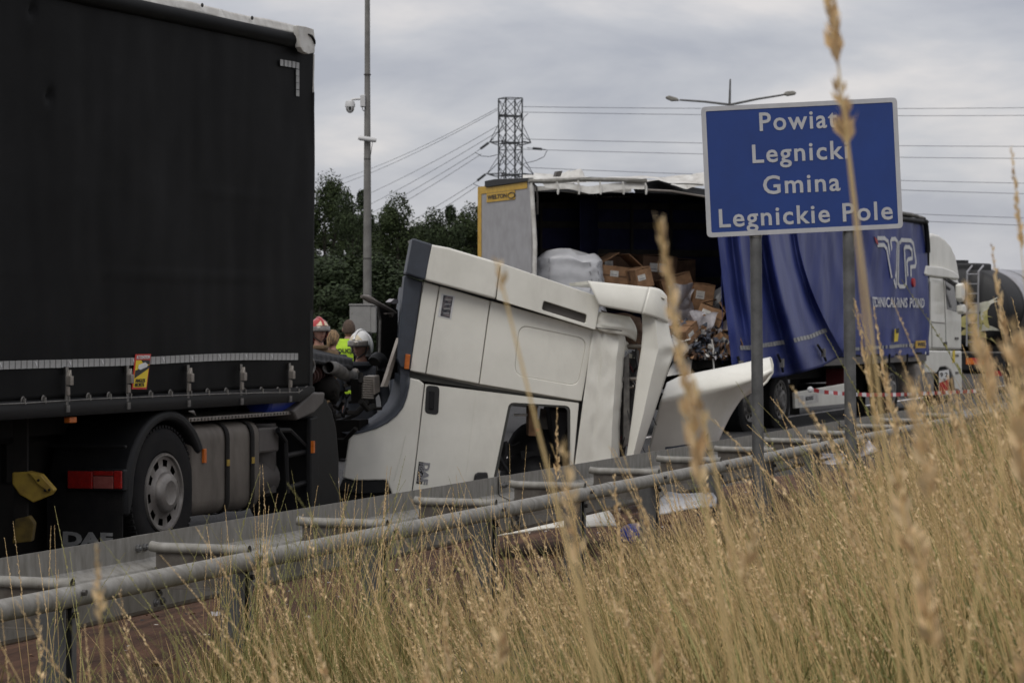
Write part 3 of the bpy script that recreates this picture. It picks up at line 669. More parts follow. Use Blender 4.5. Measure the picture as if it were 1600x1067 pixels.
# engine and torn front end
EF = TF
def edge_lump(mb, c, s, seed):
    for i in range(9):
        r_ = random.Random(seed * 31 + i); d_ = Vector((r_.uniform(-1, 1) * s[0], r_.uniform(-1, 1) * s[1], r_.uniform(-1, 1) * s[2])) + Vector(c)
        h = Vector((r_.uniform(.05, .22), r_.uniform(.05, .2), r_.uniform(.04, .18)))
        mb.box(-h, h, M=Matrix.Translation(d_) @ Matrix.Rotation(r_.uniform(-.6, .6), 4, 'Y') @ Matrix.Rotation(r_.uniform(-.5, .5), 4, 'Z'))
    return mb
mb = MB(); mb.box((2.75, .75, .6), (4.1, 1.7, 1.42)); edge_lump(mb, (3.3, .75, 1.1), (.5, .15, .35), 3); edge_lump(mb, (3.7, .9, 1.3), (.5, .25, .25), 9)
obj('engine', mb, M['dark'], TF, tk, bevel=.02)
def eng(px, py, y=.6): return TF.at(px, py, y)
obj('engine_cover', MB().sheet(lambda u, v: eng(478 + u * 72, 544 + u * 15 + v * 18 + 3 * math.sin(v * 9 + u), .55 + v * -.22 + .004 * math.sin(u * 60) * (v > .3) + .015 * mnoise.noise(Vector((u * 4, v * 3, 2)))), 40, 8), M['black'], TF, tk, smooth='all', solid=.03)
obj('air_pipe', MB().tube([eng(513, 574, .30), eng(522, 575, .32), eng(535, 583, .40), eng(556, 592, .52)], [.052, .055, .058, .056], 18, cap=False), M['steelgrey'], TF, tk, smooth=True, solid=.008)
obj('pipe_clamp', MB().tube([eng(545, 597, .48), eng(556, 580, .48)], .035, 8).tube([eng(540, 602, .45), eng(560, 596, .5)], .02, 6), M['alu'], TF, tk)
mb = MB(); A, B = eng(482, 588, .42), eng(516, 576, .48)
for i in range(15):
    c0 = A + (B - A) * (i / 14); rr_ = .075 if i % 2 else .06
    mb.tube([c0, c0 + (B - A) * .045], rr_, 14)
obj('ribbed_hose', mb, M['hose'], TF, tk, smooth=True)
def ring(cx, cy, rx, ry, y, n=14, a0=0, a1=6.2832): return [eng(cx + rx * math.cos(a0 + (a1 - a0) * i / n), cy + ry * math.sin(a0 + (a1 - a0) * i / n), y) for i in range(n + 1)]
obj('coolant_hose', MB().tube(ring(481, 572, 10, 13, .28, a0=-2.2, a1=1.7), .014, 8), M['steelgrey'], TF, tk, smooth=True)
obj('coolant_hose', MB().tube(ring(479, 596, 7, 9, .28, a0=-1.6, a1=1.7), .012, 8), M['alu'], TF, tk, smooth=True)
obj('intake_elbow', MB().tube(ring(590, 576, 8, 16, .25, a0=-2.4, a1=.2), [.05, .055, .055, .055, .06, .06, .06, .06, .06, .06, .055, .05, .05, .05, .05], 14), M['black'], TF, tk, smooth=True)
obj('turbo_housing', MB().lathe([(.02, -.1), (.07, -.1), (.10, -.06), (.11, 0), (.10, .06), (.06, .12), (.02, .13)], eng(510, 606, .38), 20).tube([eng(512, 603, .36), eng(520, 606, .3), eng(522, 622, .34)], .05, 12), M['dark'], TF, tk, smooth=True)
mb = MB(); A, B = eng(566, 592, .22), eng(583, 620, .22)
fr0 = obj('radiator_fin', MB().tube([eng(566, 592, .22), eng(583, 593, .22)], .008, 5), M['alu'], TF, tk)
for i in range(1, 9): share(fr0, TF.M @ Matrix.Translation((.0, 0, -.0205 * i)), tk)
obj('radiator_end', MB().plate(eng_pts := TF.pts([(584, 588), (593, 586), (594, 612), (585, 617)], .2), (0, .1, 0)), M['alu'], TF, tk, bevel=.006)
obj('intercooler', MB().plate(TF.pts([(560, 592), (586, 588), (586, 626), (562, 630)], .3), (0, .08, 0)), M['dark'], TF, tk)
obj('bulkhead', MB().plate(TF.pts([(592, 478), (600, 474), (622, 484), (622, 590), (590, 600)], .35), (0, .02, 0)), M['dark'], TF, tk, bevel=.004)
obj('bulkhead_edge', MB().tube(TF.pts([(590, 476), (594, 500), (593, 545), (591, 575)], .33), .012, 6), M['steelgrey'], TF, tk)
obj('bent_strut', MB().plate(TF.pts([(624, 528), (627, 531), (606, 604), (599, 604), (602, 596)], .1), (0, .03, 0)), M['alu'], TF, tk)
obj('wiper_arm', MB().tube(TF.pts([(565, 463), (576, 467), (590, 474), (612, 485), (618, 489)], .3), [.014, .034, .022, .016, .012], 8), M['alu'], TF, tk, smooth=True)
obj('torn_bracket', MB().plate(TF.pts([(610, 472), (616, 467), (622, 468), (622, 474), (614, 475)], .3), (0, .05, 0)), M['film'], TF, tk)
obj('torn_bracket', MB().plate(TF.pts([(604, 489), (616, 488), (616, 491), (613, 496), (611, 491), (604, 491)], .28), (0, .03, 0)), M['alu'], TF, tk)
for i in range(26):
    mb = MB(); r_ = random.Random(i + 50); p0 = eng(r_.uniform(486, 600), r_.uniform(585, 680), r_.uniform(.1, .6)); d_ = Vector((r_.uniform(-.3, .3), r_.uniform(-.1, .3), r_.uniform(-.35, .1)))
    mb.tube([p0, p0 + d_ * .5 + Vector((0, 0, -.05)), p0 + d_], r_.uniform(.008, .028), 7)
    obj('loose_line', mb, M['dark'], TF, tk, smooth=True)

# ================================================================ WHITE CAB THROWN ON ITS NOSE
c = at_depth(640, 600, 25.95)
CF = Frame(c.x, c.y, 5)
cb = thing('truck_cab', 'white sleeper cab of a truck tipped on its nose behind the guardrail', 'truck cab', CF)
def qsheet(name, tl, tr, br, bl, disp, m, parent, frame=None, nu=16, nv=16, solid=.006, smooth='all', y=0.0, jag=None):
    frame = frame or CF
    def fn(u, v):
        px = (tl[0] * (1 - u) + tr[0] * u) * (1 - v) + (bl[0] * (1 - u) + br[0] * u) * v
        py = (tl[1] * (1 - u) + tr[1] * u) * (1 - v) + (bl[1] * (1 - u) + br[1] * u) * v
        if jag: a, b = jag(u, v); px += a; py += b
        return frame.at(px, py, y + disp(u, v))
    return obj(name, MB().sheet(fn, nu, nv), m, frame, parent, smooth=smooth, solid=solid)
def panel(name, pts, m, parent=None, y=0.0, d=.05, bevel=.008, r=0, frame=None, **k):
    frame = frame or CF
    pl_ = frame.poly(pts, y)
    if r: pl_ = rounded(pl_, r, 5)
    return obj(name, MB().prism(pl_, y, y + d), m, frame, parent or cb, bevel=bevel, **k)
DP = 2.35
# shell
obj('rear_wall', MB().plate(CF.pts([(660, 441), (932, 517), (931, 523), (660, 447)], .03), (0, DP, 0)), M['cab'], CF, cb)
obj('roof_wall', MB().plate(CF.pts([(926, 518), (931, 518), (893, 800), (888, 800)], .06), (0, DP - .1, 0)), M['panelgrey'], CF, cb)
obj('cab_floor', MB().plate(CF.pts([(643, 445), (660, 441), (640, 582), (636, 700), (622, 700), (626, 575)], .03), (0, DP, 0)), M['cabgrey'], CF, cb)
fo = rounded(CF.poly([(662, 445), (930, 520), (890, 800), (642, 800)], DP), .02); fi = rounded(CF.poly([(770, 622), (893, 637), (870, 800), (752, 800)], DP), .08)
obj('far_side', frame_ring(fo, fi, DP, DP + .05), M['panelgrey'], CF, cb)
# near side: sleeper panels
obj('side_frame', MB().plate(CF.pts([(657, 442), (926, 517), (905, 628), (750, 604), (640, 580)], .045), (0, .03, 0)), M['paleseam'], CF, cb)
panel('sleeper_panel', [(662, 440), (686, 447), (664.5, 583.5), (640.5, 579)], M['cab'])
panel('sleeper_panel', [(687.3, 447), (765.5, 470), (748, 599.5), (666, 584)], M['cab'])
ow = CF.poly([(766.8, 470), (928, 515), (909, 627), (749.2, 600)]); iw = CF.poly([(812, 508), (917, 530), (903, 603), (804, 585.5)])
obj('sleeper_panel', frame_ring(rounded(ow, .006, 4), rounded(iw, .09, 4), 0, .045), M['cab'], CF, cb, bevel=.012, seg=3)
rec = rounded(iw, .09, 4)
obj('blind_window', MB().prism(rec, .006, .045), M['cab'], CF, cb, bevel=.006, seg=3)
obj('fairing_back', MB().plate(CF.pts([(668, 385), (701, 391), (782, 415), (871, 442), (935, 468), (929, 520), (664, 446)], .055), (0, .02, 0)), M['cabgrey'], CF, cb)
# dark slot strip below: the gap between sleeper and door
obj('belt_gap', MB().plate(CF.pts([(640, 580), (750, 601), (906, 628), (905, 634), (750, 608), (641, 592)], .05), (0, .03, 0)), M['seam'], CF, cb)
# roof side fairing with its slot
def fair(y): 
    return [(668, 381), (701, 387), (782, 411.5), (871, 438), (938.5, 465), (930.5, 515.5), (868, 499), (774.5, 468), (664, 438)]
sl = [(849.5, 470), (917, 491.5), (915, 505.5), (846.5, 484)]
fo = CF.poly([(783, 411.5), (871, 438), (938.5, 465), (930.5, 515.5), (868, 499.5), (775.5, 468)], -.11)
# split: left piece, right piece with slot
panel('roof_fairing', [(668, 381), (701, 387), (781.8, 411), (774.3, 467.6), (664, 438)], M['cab'], y=-.11, d=.16, bevel=.02, seg=3)
o4 = rounded(CF.poly([(783, 411.5), (938.5, 464.5), (930.5, 515.5), (775.5, 468)], -.11), .012, 5); i4 = rounded(CF.poly(sl, -.11), .02, 5)
obj('roof_fairing', frame_ring(o4, i4, -.11, .05), M['cab'], CF, cb, bevel=.008)
sp_ = rounded(CF.poly([(848, 469), (918, 491), (916, 507), (845, 485)], -.05), .02, 5)
obj('fairing_slot', MB().prism(sp_, -.05, -.03), M['brown'], CF, cb)
obj('fairing_top', MB().plate(CF.pts([(645, 373), (668, 380.5), (782, 411), (938, 464.5), (936, 470), (780, 417), (668, 387), (648, 380)], -.05), (0, .9, 0)), M['cab'], CF, cb)
# slate grey cab-rear deflector on the left
panel('deflector', [(644.5, 372), (676, 382), (664.5, 437.5), (634, 428)], M['cabgrey'], y=-.115, d=.5, bevel=.015)
obj('deflector_side', MB().plate(CF.pts([(632, 430), (660, 440.5), (640.5, 578), (626, 574), (620, 560)], -.01), (0, .35, 0)), M['cabgrey'], CF, cb, bevel=.012)
obj('marker_lamp', MB().plate(CF.pts([(634, 553), (641.5, 554), (639, 577), (631.5, 576)], -.05), (0, .05, 0)), M['orange'], CF, cb, bevel=.006)
# sticker on the sleeper
stq = [(690, 458.5), (711, 463), (705, 499), (684, 494.5)]
s_ = obj('photo_sticker', MB().plate(CF.pts(stq, -.003), (0, .002, 0)), M['white'], CF, cb)
obj('sticker_picture', MB().plate(CF.pts([(693, 461), (708, 464), (702.5, 497), (688, 493.5)], -.005), (0, .001, 0)), mat('sticker_print', (0.30, 0.25, 0.25), (0.02, 0.024, 0.035), 22, 0.4, lo=.42, hi=.72), CF, s_)
for k in range(4):
    a = CF.xz(693 - k * 1.2 + 3, 468 + 7 * k, -.006); obj('sticker_bar', MB().box((a[0], -.0068, a[1] - .008), (a[0] + .055, -.006, a[1] + .004)), M['greyprint' if k % 2 else 'tape'], CF, s_)
# door
do = rounded(CF.poly([(664.5, 600), (904.5, 629.5), (889, 800), (641.5, 800)]), .01, 5)
di = rounded(CF.poly([(795.5, 628.5), (891, 634), (893, 772), (766, 772)]), .05, 5)
door = obj('door', frame_ring(do, di, 0, .05), M['cab'], CF, cb, bevel=.008)
obj('window_frame', frame_ring(di, rounded(CF.poly([(799, 631.5), (887, 637), (889, 770), (771, 770)]), .045, 5), .006, .06), M['seam'], CF, door)
hq = rounded(CF.poly([(666, 601.5), (687, 603.5), (685, 648.5), (663.5, 645.5)], -.004), .04, 5)
hd = obj('door_handle', MB().prism(hq, -.006, .01), M['ink'], CF, door, bevel=.006)
obj('handle_grip', MB().plate(CF.pts([(671, 610), (679, 611), (677.5, 640), (669.5, 639)], -.018), (0, .012, 0)), M['black'], CF, hd, bevel=.008)
obj('door_crease', MB().tube(CF.pts([(744, 612), (738, 660), (728, 745)], .0), .0035, 5), M['cab'], CF, door)
CT = Frame(c.x, c.y, 5); o_p = CF.at(660, 740, 0)
CT.M = CF.M @ Matrix.Translation((o_p.x, 0, o_p.z)) @ Matrix.Rotation(R(7), 4, 'Y'); CT.I = CT.M.inverted()
def vtext(s, px0, py0, px1, py1, m, y, **k):
    a, b = CT.xz(px0, py0, y), CT.xz(px1, py1, y); return text('lettering', s, m, CT, door, a[0], b[0], b[1], a[1], y, rot=90, **k)
vtext('DAF', 661.5, 722, 668, 757, M['greyprint'], -.003, bold=.05)
a, b = CT.xz(654.5, 721, 0), CT.xz(659.5, 756, 0)
bd = obj('badge', MB().box((a[0], -.003, b[1]), (b[0], 0.001, a[1])), M['ink'], CT, door)
vtext('105.460', 655.3, 723, 658.8, 754, M['greyprint'], -.004, bold=.03)
obj('mirror_foot', MB().plate(CF.pts([(742, 742), (747, 738), (762, 738), (763, 752), (740, 754)], -.06), (0, .08, 0)), M['ink'], CF, door, bevel=.01)
# lower left quarter with wheel-arch
arch = [(640, 590), (638.5, 604), (635, 620), (629, 636), (619, 649), (605, 660), (588, 668.5), (567, 675), (546, 679.5)]
panel('quarter_panel', arch + [(536, 746), (552, 750.5), (604, 750), (612, 770), (612, 790), (640.5, 790), (652, 700), (663, 600), (655, 593.5)], M['cab'], bevel=.014, seg=3)
obj('quarter_fold', MB().tube(CF.pts([(634, 680), (628, 705), (620, 735), (615, 752)], -.0), .006, 6), M['cab'], CF, cb)
mb = MB(); inn = [(640, 584), (628, 588), (622, 600), (617, 622), (607, 640), (590, 655), (570, 665), (546, 673)]
A = [CF.at(*p, -.012) for p in arch]; B = [CF.at(a_ * .5 + (a_ - 16) * .5 - 4, b_ - 4, .12) for a_, b_ in arch]; B2 = [CF.at(a_ - 22, b_ - 8, .5) for a_, b_ in arch]; B3 = [CF.at(a_ - 24, b_ - 8, 2.2) for a_, b_ in arch]
k = len(arch); mb.add(A + B + B2 + B3, [(r_ * k + i, r_ * k + i + 1, (r_ + 1) * k + i + 1, (r_ + 1) * k + i) for r_ in range(3) for i in range(k - 1)])
obj('wheel_arch', mb, M['cabgrey'], CF, cb, smooth='all', solid=.01)
obj('step_shell', MB().plate(CF.pts([(536, 748), (604, 751), (612, 770), (560, 772), (528, 766)], .02), (0, .5, 0)), M['black'], CF, cb, bevel=.01)
obj('bumper_underside', MB().plate(CF.pts([(530, 766), (612, 772), (615, 812), (530, 812)], .05), (0, .4, 0)), M['dark'], CF, cb)
# interior seen through the window opening
obj('seat', MB().ball(CF.at(845, 705, .9), (.32, .3, .30), 14, 10).ball(CF.at(838, 740, .8), (.34, .3, .25), 14, 10).box(CF.at(815, 760, .6), CF.at(885, 700, 1.2)), M['ink'], CF, cb, smooth=True)
obj('head_lining', MB().plate(CF.pts([(858, 636), (895, 640), (880, 720), (868, 720)], .35), (0, .6, 0)), M['ink'], CF, cb, bevel=.03)
obj('cab_locker', MB().plate(CF.pts([(826, 634), (840, 635), (838, 681), (826, 681)], .25), (0, .25, 0)), M['card'], CF, cb, bevel=.005)
obj('sun_visor', MB().plate(CF.pts([(845, 638), (866, 640), (862, 675), (842, 668)], .7), (0, .05, 0)), M['steelgrey'], CF, cb, bevel=.005)
obj('shelf_edge', MB().tube(CF.pts([(803, 648), (824, 648)], .3), .012, 6), M['whitetarp'], CF, cb)
obj('steering_column', MB().tube(CF.pts([(782, 735), (790, 700), (788, 690)], .3), .03, 8).tube(CF.pts([(775, 700), (785, 722), (795, 738)], .28), .02, 8), M['ink'], CF, cb, smooth=True)
obj('inner_strap', MB().tube(CF.pts([(790, 697), (803, 695), (812, 690)], .5), .008, 5), M['ink'], CF, cb)
obj('crash_lamp', MB().plate(CF.pts([(838, 669), (843, 669), (842, 674), (838, 674)], .24), (0, .03, 0)), M['redpaint'], CF, cb)
# crumpled front corner to the right of the door
def bulge(a): return lambda u, v: -a * math.sin(math.pi * min(1, u * .75 + .2)) + .25 * max(0, u - .7) ** 1.0
qsheet('corner_panel', (927, 507), (974, 519), (965, 800), (888, 800), lambda u, v: -.03 - .022 * math.sin(u * 2.2) + .5 * max(0, u - .80) + .012 * math.exp(-((u - .3 - .1 * v) / .06) ** 2) + .03 * math.exp(-((u - .7) / .2) ** 2 - ((v - .05) / .05) ** 2) + .030 * abs(mnoise.noise(Vector((u * 2.5, v * 5, 4)))) + .02 * abs(mnoise.noise(Vector((u * 5 + v * 3, v * 9, 8)))) * u, M['cab'], cb, nu=20, nv=40,
       smooth=True, jag=lambda u, v: ((3 * math.sin(v * 9) + 3 * mnoise.noise(Vector((0, v * 22, 1)))) * max(0, u - .6) + 6 * math.exp(-((v - .06) / .06) ** 2) * max(0, u - .4), 0))
qsheet('corner_cap', (936, 487), (984, 495), (993, 530), (928, 512), lambda u, v: -.05 - .035 * math.sin(v * 2.6) + .25 * max(0, u - .6) + .02 * mnoise.noise(Vector((u * 4, v * 4, 1))), M['cab'], cb, nu=16, nv=12,
       jag=lambda u, v: (6 * math.sin(v * 3.1) * u, 3 * math.sin(u * 6) * v + 9 * max(0, u - .5) * v))
obj('cap_seam', MB().tube(CF.pts([(930, 512), (950, 514), (972, 517)], -.105), .004, 5), M['seam'], CF, cb)
qsheet('roof_cap', (918.5, 439), (1015, 449), (1003, 490.5), (931, 478), lambda u, v: -.16 - .07 * math.sin(v * 1.7 + .2), M['cab'], cb, nu=18, nv=10, jag=lambda u, v: (9 * v * (1 - u) * 0.6, 0))
qsheet('roof_cap_corner', (1014.5, 448.5), (1042, 464), (1044, 505), (1003, 490.5), lambda u, v: -.16 - .07 * math.sin(v * 1.7 + .2) + .16 * u * u, M['cab'], cb, nu=12, nv=10, jag=lambda u, v: (3 * math.sin(u * 3.1), -4 * math.sin(u * 3.1) * (1 - v)))
obj('cap_return', MB().plate(CF.pts([(918.5, 439), (1015, 449), (1042, 464), (1040, 468), (1012, 453), (920, 444)], -.15), (0, 1.6, 0)), M['cab'], CF, cb)
# long strip of the front torn loose
def stripx(u, v):
    L_ = [(1003, 490), (1004, 520), (1002, 545), (995, 590), (988, 650), (980, 707), (966, 800)]; Rr = [(1044, 505), (1048, 525), (1055, 547), (1040, 590), (1022, 645), (1001, 705), (970, 800)]
    t_ = v * 6; i = min(5, int(t_)); f_ = t_ - i
    a = [L_[i][k] * (1 - f_) + L_[i + 1][k] * f_ for k in (0, 1)]; b = [Rr[i][k] * (1 - f_) + Rr[i + 1][k] * f_ for k in (0, 1)]
    y = -.10 - .075 * min(u / .5, (1 - u) / .5) + .06 * max(0, u - .5) + .03 * math.exp(-((v - .36) / .04) ** 2 - ((u - .85) / .2) ** 2)
    return CF.at(a[0] + (b[0] - a[0]) * u, a[1] + (b[1] - a[1]) * u, y)
obj('front_strip', MB().sheet(stripx, 14, 48), M['cab'], CF, cb, smooth=True, solid=.006)
# what shows between: dark dash, rails and pinkish torn liner
obj('dashboard', MB().plate(CF.pts([(965, 560), (1000, 545), (990, 640), (975, 720), (960, 800), (930, 800)], .35), (0, 1.5, 0)), M['ink'], CF, cb, bevel=.03)
for a_, b_ in (((980, 541), (1003, 541)), ((977, 592), (996, 592)), ((976, 606), (990, 604))): obj('dash_rail', MB().tube(CF.pts([a_, b_], .2), .018, 8), M['alu'], CF, cb, smooth=True)
mb = MB(); crumple(mb, lambda u, v: CF.at(938 + 62 * u + 8 * v, 484 + 8 * u + v * (22 + 28 * u), .12 + .15 * v), 22, 14, .07, 5, 3)
obj('torn_liner', mb, mat('pinkish_liner', (0.36, 0.26, 0.22), (0.22, 0.15, 0.125), 12, 0.8), CF, cb)
obj('mirror_bracket', MB().plate(CF.pts([(975, 560), (983, 552), (984, 690), (974, 700)], .1), (0, .1, 0)), M['steelgrey'], CF, cb)
# torn fairing lying to the right
c2 = at_depth(1090, 640, 27.2)
WFr = Frame(c2.x, c2.y, 8)
wf = thing('torn_fairing', 'white torn-off truck fairing with upswept end lying right of the tipped cab', 'fairing', WFr)
def fairx(u, v):
    T_ = [(1042, 598), (1062, 588), (1100, 580), (1150, 570), (1190, 561), (1204, 558)]; Mi = [(1032, 626), (1060, 620), (1100, 613), (1150, 603), (1192, 590), (1207, 581)]
    Bo = [(985, 815), (1040, 815), (1085, 810), (1122, 690), (1150, 628), (1190, 604)]
    t_ = u * 5; i = min(4, int(t_)); f_ = t_ - i; f_ = f_
    g = lambda Q: [Q[i][k] * (1 - f_) + Q[i + 1][k] * f_ for k in (0, 1)]
    a, m_, b = g(T_), g(Mi), g(Bo)
    if v < .35:
        w_ = v / .35; p = [a[k] * (1 - w_) + m_[k] * w_ for k in (0, 1)]; y = .22 * (1 - w_) ** 2 - .02
    else:
        w_ = (v - .35) / .65; p = [m_[k] * (1 - w_) + b[k] * w_ for k in (0, 1)]; y = -.02 + .06 * (1 - math.exp(-w_ * 9)) + .42 * w_
    return WFr.at(p[0], p[1], y)
obj('fairing_shell', MB().sheet(fairx, 40, 30), M['cab'], WFr, wf, smooth='all', solid=.007)
obj('fairing_rib', MB().plate(WFr.pts([(1045, 640), (1110, 625), (1100, 790), (1030, 800)], .2), (0, .06, 0)), M['cabgrey'], WFr, wf)
obj('fairing_lip', MB().tube(WFr.pts([(1204, 559), (1207, 570), (1207, 582), (1198, 596), (1188, 605)], .0), .012, 8), M['cab'], WFr, wf, smooth=True)

# broken glass, torn wires and splinters around the crushed end
for i in range(14):
    r_ = random.Random(i + 400); p0 = CF.at(r_.uniform(972, 1000), r_.uniform(520, 690), r_.uniform(.05, .4)); d_ = Vector((r_.uniform(-.12, .16), r_.uniform(-.1, .1), r_.uniform(-.45, -.1)))
    obj('torn_wire', MB().tube([p0, p0 + d_ * .4 + Vector((r_.uniform(-.05, .05), 0, 0)), p0 + d_ + Vector((r_.uniform(-.08, .08), 0, 0))], r_.uniform(.004, .010), 5), M[r_.choice(['ink', 'ink', 'brick_red', 'steelgrey'])], CF, cb)
for i in range(16):
    r_ = random.Random(i + 700); p0 = CF.at(r_.uniform(968, 1008), r_.uniform(500, 700), r_.uniform(.1, .5)); s_ = r_.uniform(.03, .10); Mx = Matrix.Translation(p0) @ Matrix.Rotation(r_.uniform(0, 6), 4, (r_.random(), r_.random(), r_.random() + .1))
    obj('splinter', MB().plate([Mx @ Vector(q_) for q_ in ((-s_, 0, -s_ * .3), (s_, 0, -s_ * .2), (s_ * .6, 0, s_ * .4), (-s_ * .4, 0, s_ * .5))], (0, .006, 0)), M[r_.choice(['cab', 'ink', 'panelgrey', 'cabgrey'])], CF, cb)
def shards():
    mb = MB(); r_ = random.Random(9)
    for i in range(700):
        t_ = r_.uniform(11, 30); p = r_.choice([r_.uniform(-2.2, .3), r_.gauss(-.6, .5)]); s_ = r_.uniform(.005, .022) * (2.2 if r_.random() < .04 else 1); Mx = RF.M @ Matrix.Translation((t_, -p, .03 + .09 * smooth(-1.4, -.4, p) * (p < .3))) @ Matrix.Rotation(r_.uniform(0, 6), 4, 'Z') @ Matrix.Rotation(r_.uniform(-.6, .6), 4, 'X')
        mb.add([Mx @ Vector(q_) for q_ in ((-s_, -s_ * .5, 0), (s_, -s_ * .3, 0), (s_ * .3, s_ * .6, 0), (-s_ * .6, s_ * .5, .0))], [(0, 1, 2, 3)], r_.choices((0, 1, 2, 3), (1, 3, 4, 3))[0])
    return mb
tag(obj('crash_debris', shards(), [M['cab'], M['film'], M['ink'], M['card']]), kind='stuff')

# ================================================================ FAR BLUE TRAILER, BROKEN OPEN AT THE BACK
FF = Frame(3.33, 45.4, 66.7)                 # front part; x towards its tractor
RR = Frame(.33, 44.3, 20)                    # rear part, bent sideways; x 0..3.2
bt = thing('semi_trailer', 'blue curtain-sided trailer bent and burst open at its rear with cargo spilling', 'trailer', FF)
LF = FF.at(1446, 400, 0).x
def curt2(u, v):
    pxl = 1128 + (1449 - 1128) * u; x = FF.at(pxl, 450, 0).x; z = 1.12 + (3.72 - 1.12) * (1 - v)
    y = .04 * math.sin(x * 4.4 + .6 * math.sin(z)) * (.3 + .7 * v) + .05 * mnoise.noise(Vector((x * 1.6 + z * .9, z * .7, 4))) + .02 * mnoise.noise(Vector((x * 4.5 - z * 1.5, z * 1.2, 6))) + .05 * (mnoise.noise(Vector((x * 1.5, z * 2.5, 9)))) * max(0, v - .75) * 3
    y -= .05 * math.exp(-((x - FF.at(1395, 380, 0).x + .6 * (v - .2)) / .25) ** 2) * math.exp(-((v - .25) / .35) ** 2)
    return (x, y, z - .03 * math.sin(u * 9) * v)
cu = obj('curtain', MB().sheet(curt2, 160, 50), M['curtain'], FF, bt, smooth='all', solid=.006)
obj('curtain_top', MB().tube([(FF.at(1120, 330, 0).x, -.02, 3.74), (LF, -.02, 3.72)], .05, 10), M['black'], FF, bt, smooth=True)
obj('corner_post', MB().tube(FF.pts([(1443, 343), (1447, 352), (1449.5, 380), (1450, 395)], -.03), .05, 8).tube(FF.pts([(1450, 395), (1450, 470), (1448, 575)], .02), .03, 8), M['black'], FF, bt, smooth=True)
obj('roof_edge', MB().tube(FF.pts([(1405, 333), (1425, 336), (1444, 342)], -.01), .04, 8), M['steelgrey'], FF, bt, smooth=True)
obj('roof_sheet', MB().sheet(lambda u, v: (.2 + (LF - .2) * u, 2.5 * v, 3.80 + .03 * math.sin(v * 3.1)), 8, 6), M['whitetarp'], FF, bt, smooth='all')
obj('front_wall', MB().box((LF - .02, .05, 1.1), (LF + .04, 2.5, 3.75)), M['panelgrey'], FF, bt)
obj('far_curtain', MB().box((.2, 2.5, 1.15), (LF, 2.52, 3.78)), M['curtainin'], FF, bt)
obj('floor', MB().box((-.3, .03, 1.05), (LF, 2.5, 1.17)), M['dark'], FF, bt)
# logo: double outlined strokes
def stroke(pts, wd, y=-.05, name='logo_line', m='white'):
    mb = MB(); P_ = [FF.at(a, b, y) for a, b in pts]
    P_ = [Vector((p.x, curt2_y(p.x, p.z) - .014, p.z)) for p in P_]
    for i in range(len(P_) - 1):
        a, b = P_[i], P_[i + 1]; d_ = (b - a); n_ = Vector((-d_.z, 0, d_.x)).normalized() * wd; e_ = d_.normalized() * wd * .55
        mb.plate([a - e_ + n_, b + e_ + n_, b + e_ - n_, a - e_ - n_], (0, .004, 0))
        for k in range(8): pass
    return obj(name, mb, M[m], FF, cu)
XA, XBc = FF.at(1128, 450, 0).x, FF.at(1449, 450, 0).x
def curt2_y(x, z):
    u = (x - FF.at(1128, 450, 0).x) / (XBc - XA); v = 1 - (z - 1.12) / 2.6
    # invert the pixel parametrisation by bisection
    lo_, hi_ = 0, 1
    for _ in range(18):
        mm = (lo_ + hi_) / 2
        if FF.at(1128 + 321 * mm, 450, 0).x < x: lo_ = mm
        else: hi_ = mm
    return curt2(lo_, max(0, min(1, v)))[1]
Z_ = lambda x, y: (1300 + x * .2062, 350 + y * .2062)
W_ = .075
for line in ([(350, 108), (420, 108), (438, 135), (466, 450), (476, 474), (496, 474), (504, 455), (490, 135), (478, 114), (460, 116), (454, 135), (476, 400)],
             [(350, 160), (414, 160), (428, 190), (446, 400)],
             [(530, 140), (538, 122), (606, 126), (630, 150), (650, 290), (640, 322), (604, 326), (602, 392)],
             [(520, 140), (528, 450), (540, 474), (566, 474), (574, 455), (560, 190), (566, 174), (598, 176), (612, 200), (620, 260), (588, 268), (576, 290), (580, 388)]):
    stroke([Z_(*q_) for q_ in line], W_ * .5)
p = FF.at(*Z_(597, 445), 0); obj('logo_dot', MB().tube([(p.x, -.075, p.z), (p.x, -.03, p.z)], .085, 14), M['redpaint'], FF, cu)
p1 = [FF.at(*Z_(a, b), -.07) for a, b in ((322, 95), (345, 120), (352, 160), (335, 140))]; obj('logo_flash', MB().plate(p1, (0, .01, 0)), M['redpaint'], FF, cu)
def ctext(s, px0, py0, px1, py1, m, y, parent, **k):
    a, b = FF.xz(px0, py0, y), FF.xz(px1, py1, y); 
    for o in text('lettering', s, m, FF, parent, a[0], b[0], b[1], a[1], 0, **k):
        for v in o.data.vertices: v.co.y = curt2_y(v.co.x, v.co.z) - .040 + v.co.y
ctext('TECHNICAL-TRANS POLAND', 1357, 464, 1441, 481, M['white'], 0, cu, bold=.022, spacing=1.12, cap='T')
# reflective dashes low on the curtain
d0 = None
x = FF.at(1316, 545, 0).x; xe = FF.at(1446, 535, 0).x
while x < xe:
    zz = FF.at(1316, 547, 0).z + (x - FF.at(1316, 545, 0).x) * .012
    Mx = Matrix.Translation((x, curt2_y(x, zz) - .012, zz))
    if d0 is None: d0 = obj('reflective_tile', MB().box((-.07, -.004, -.03), (.07, .004, .03)), M['tape'], FF, bt); d0.matrix_local = Mx
    else: share(d0, FF.M @ Mx, bt)
    x += .155
stk = obj('warning_sticker', MB().plate(FF.pts([(1399, 514), (1405, 513), (1403, 533), (1398, 534)], -.09), (0, .01, 0)), M['stickyellow'], FF, bt)
obj('sticker_top', MB().plate(FF.pts([(1400, 513.5), (1405, 512.5), (1404.5, 520), (1400, 521)], -.093), (0, .002, 0)), M['ink'], FF, stk)
a, b = FF.at(1430, 544, -.08), FF.at(1444, 532, -.08)
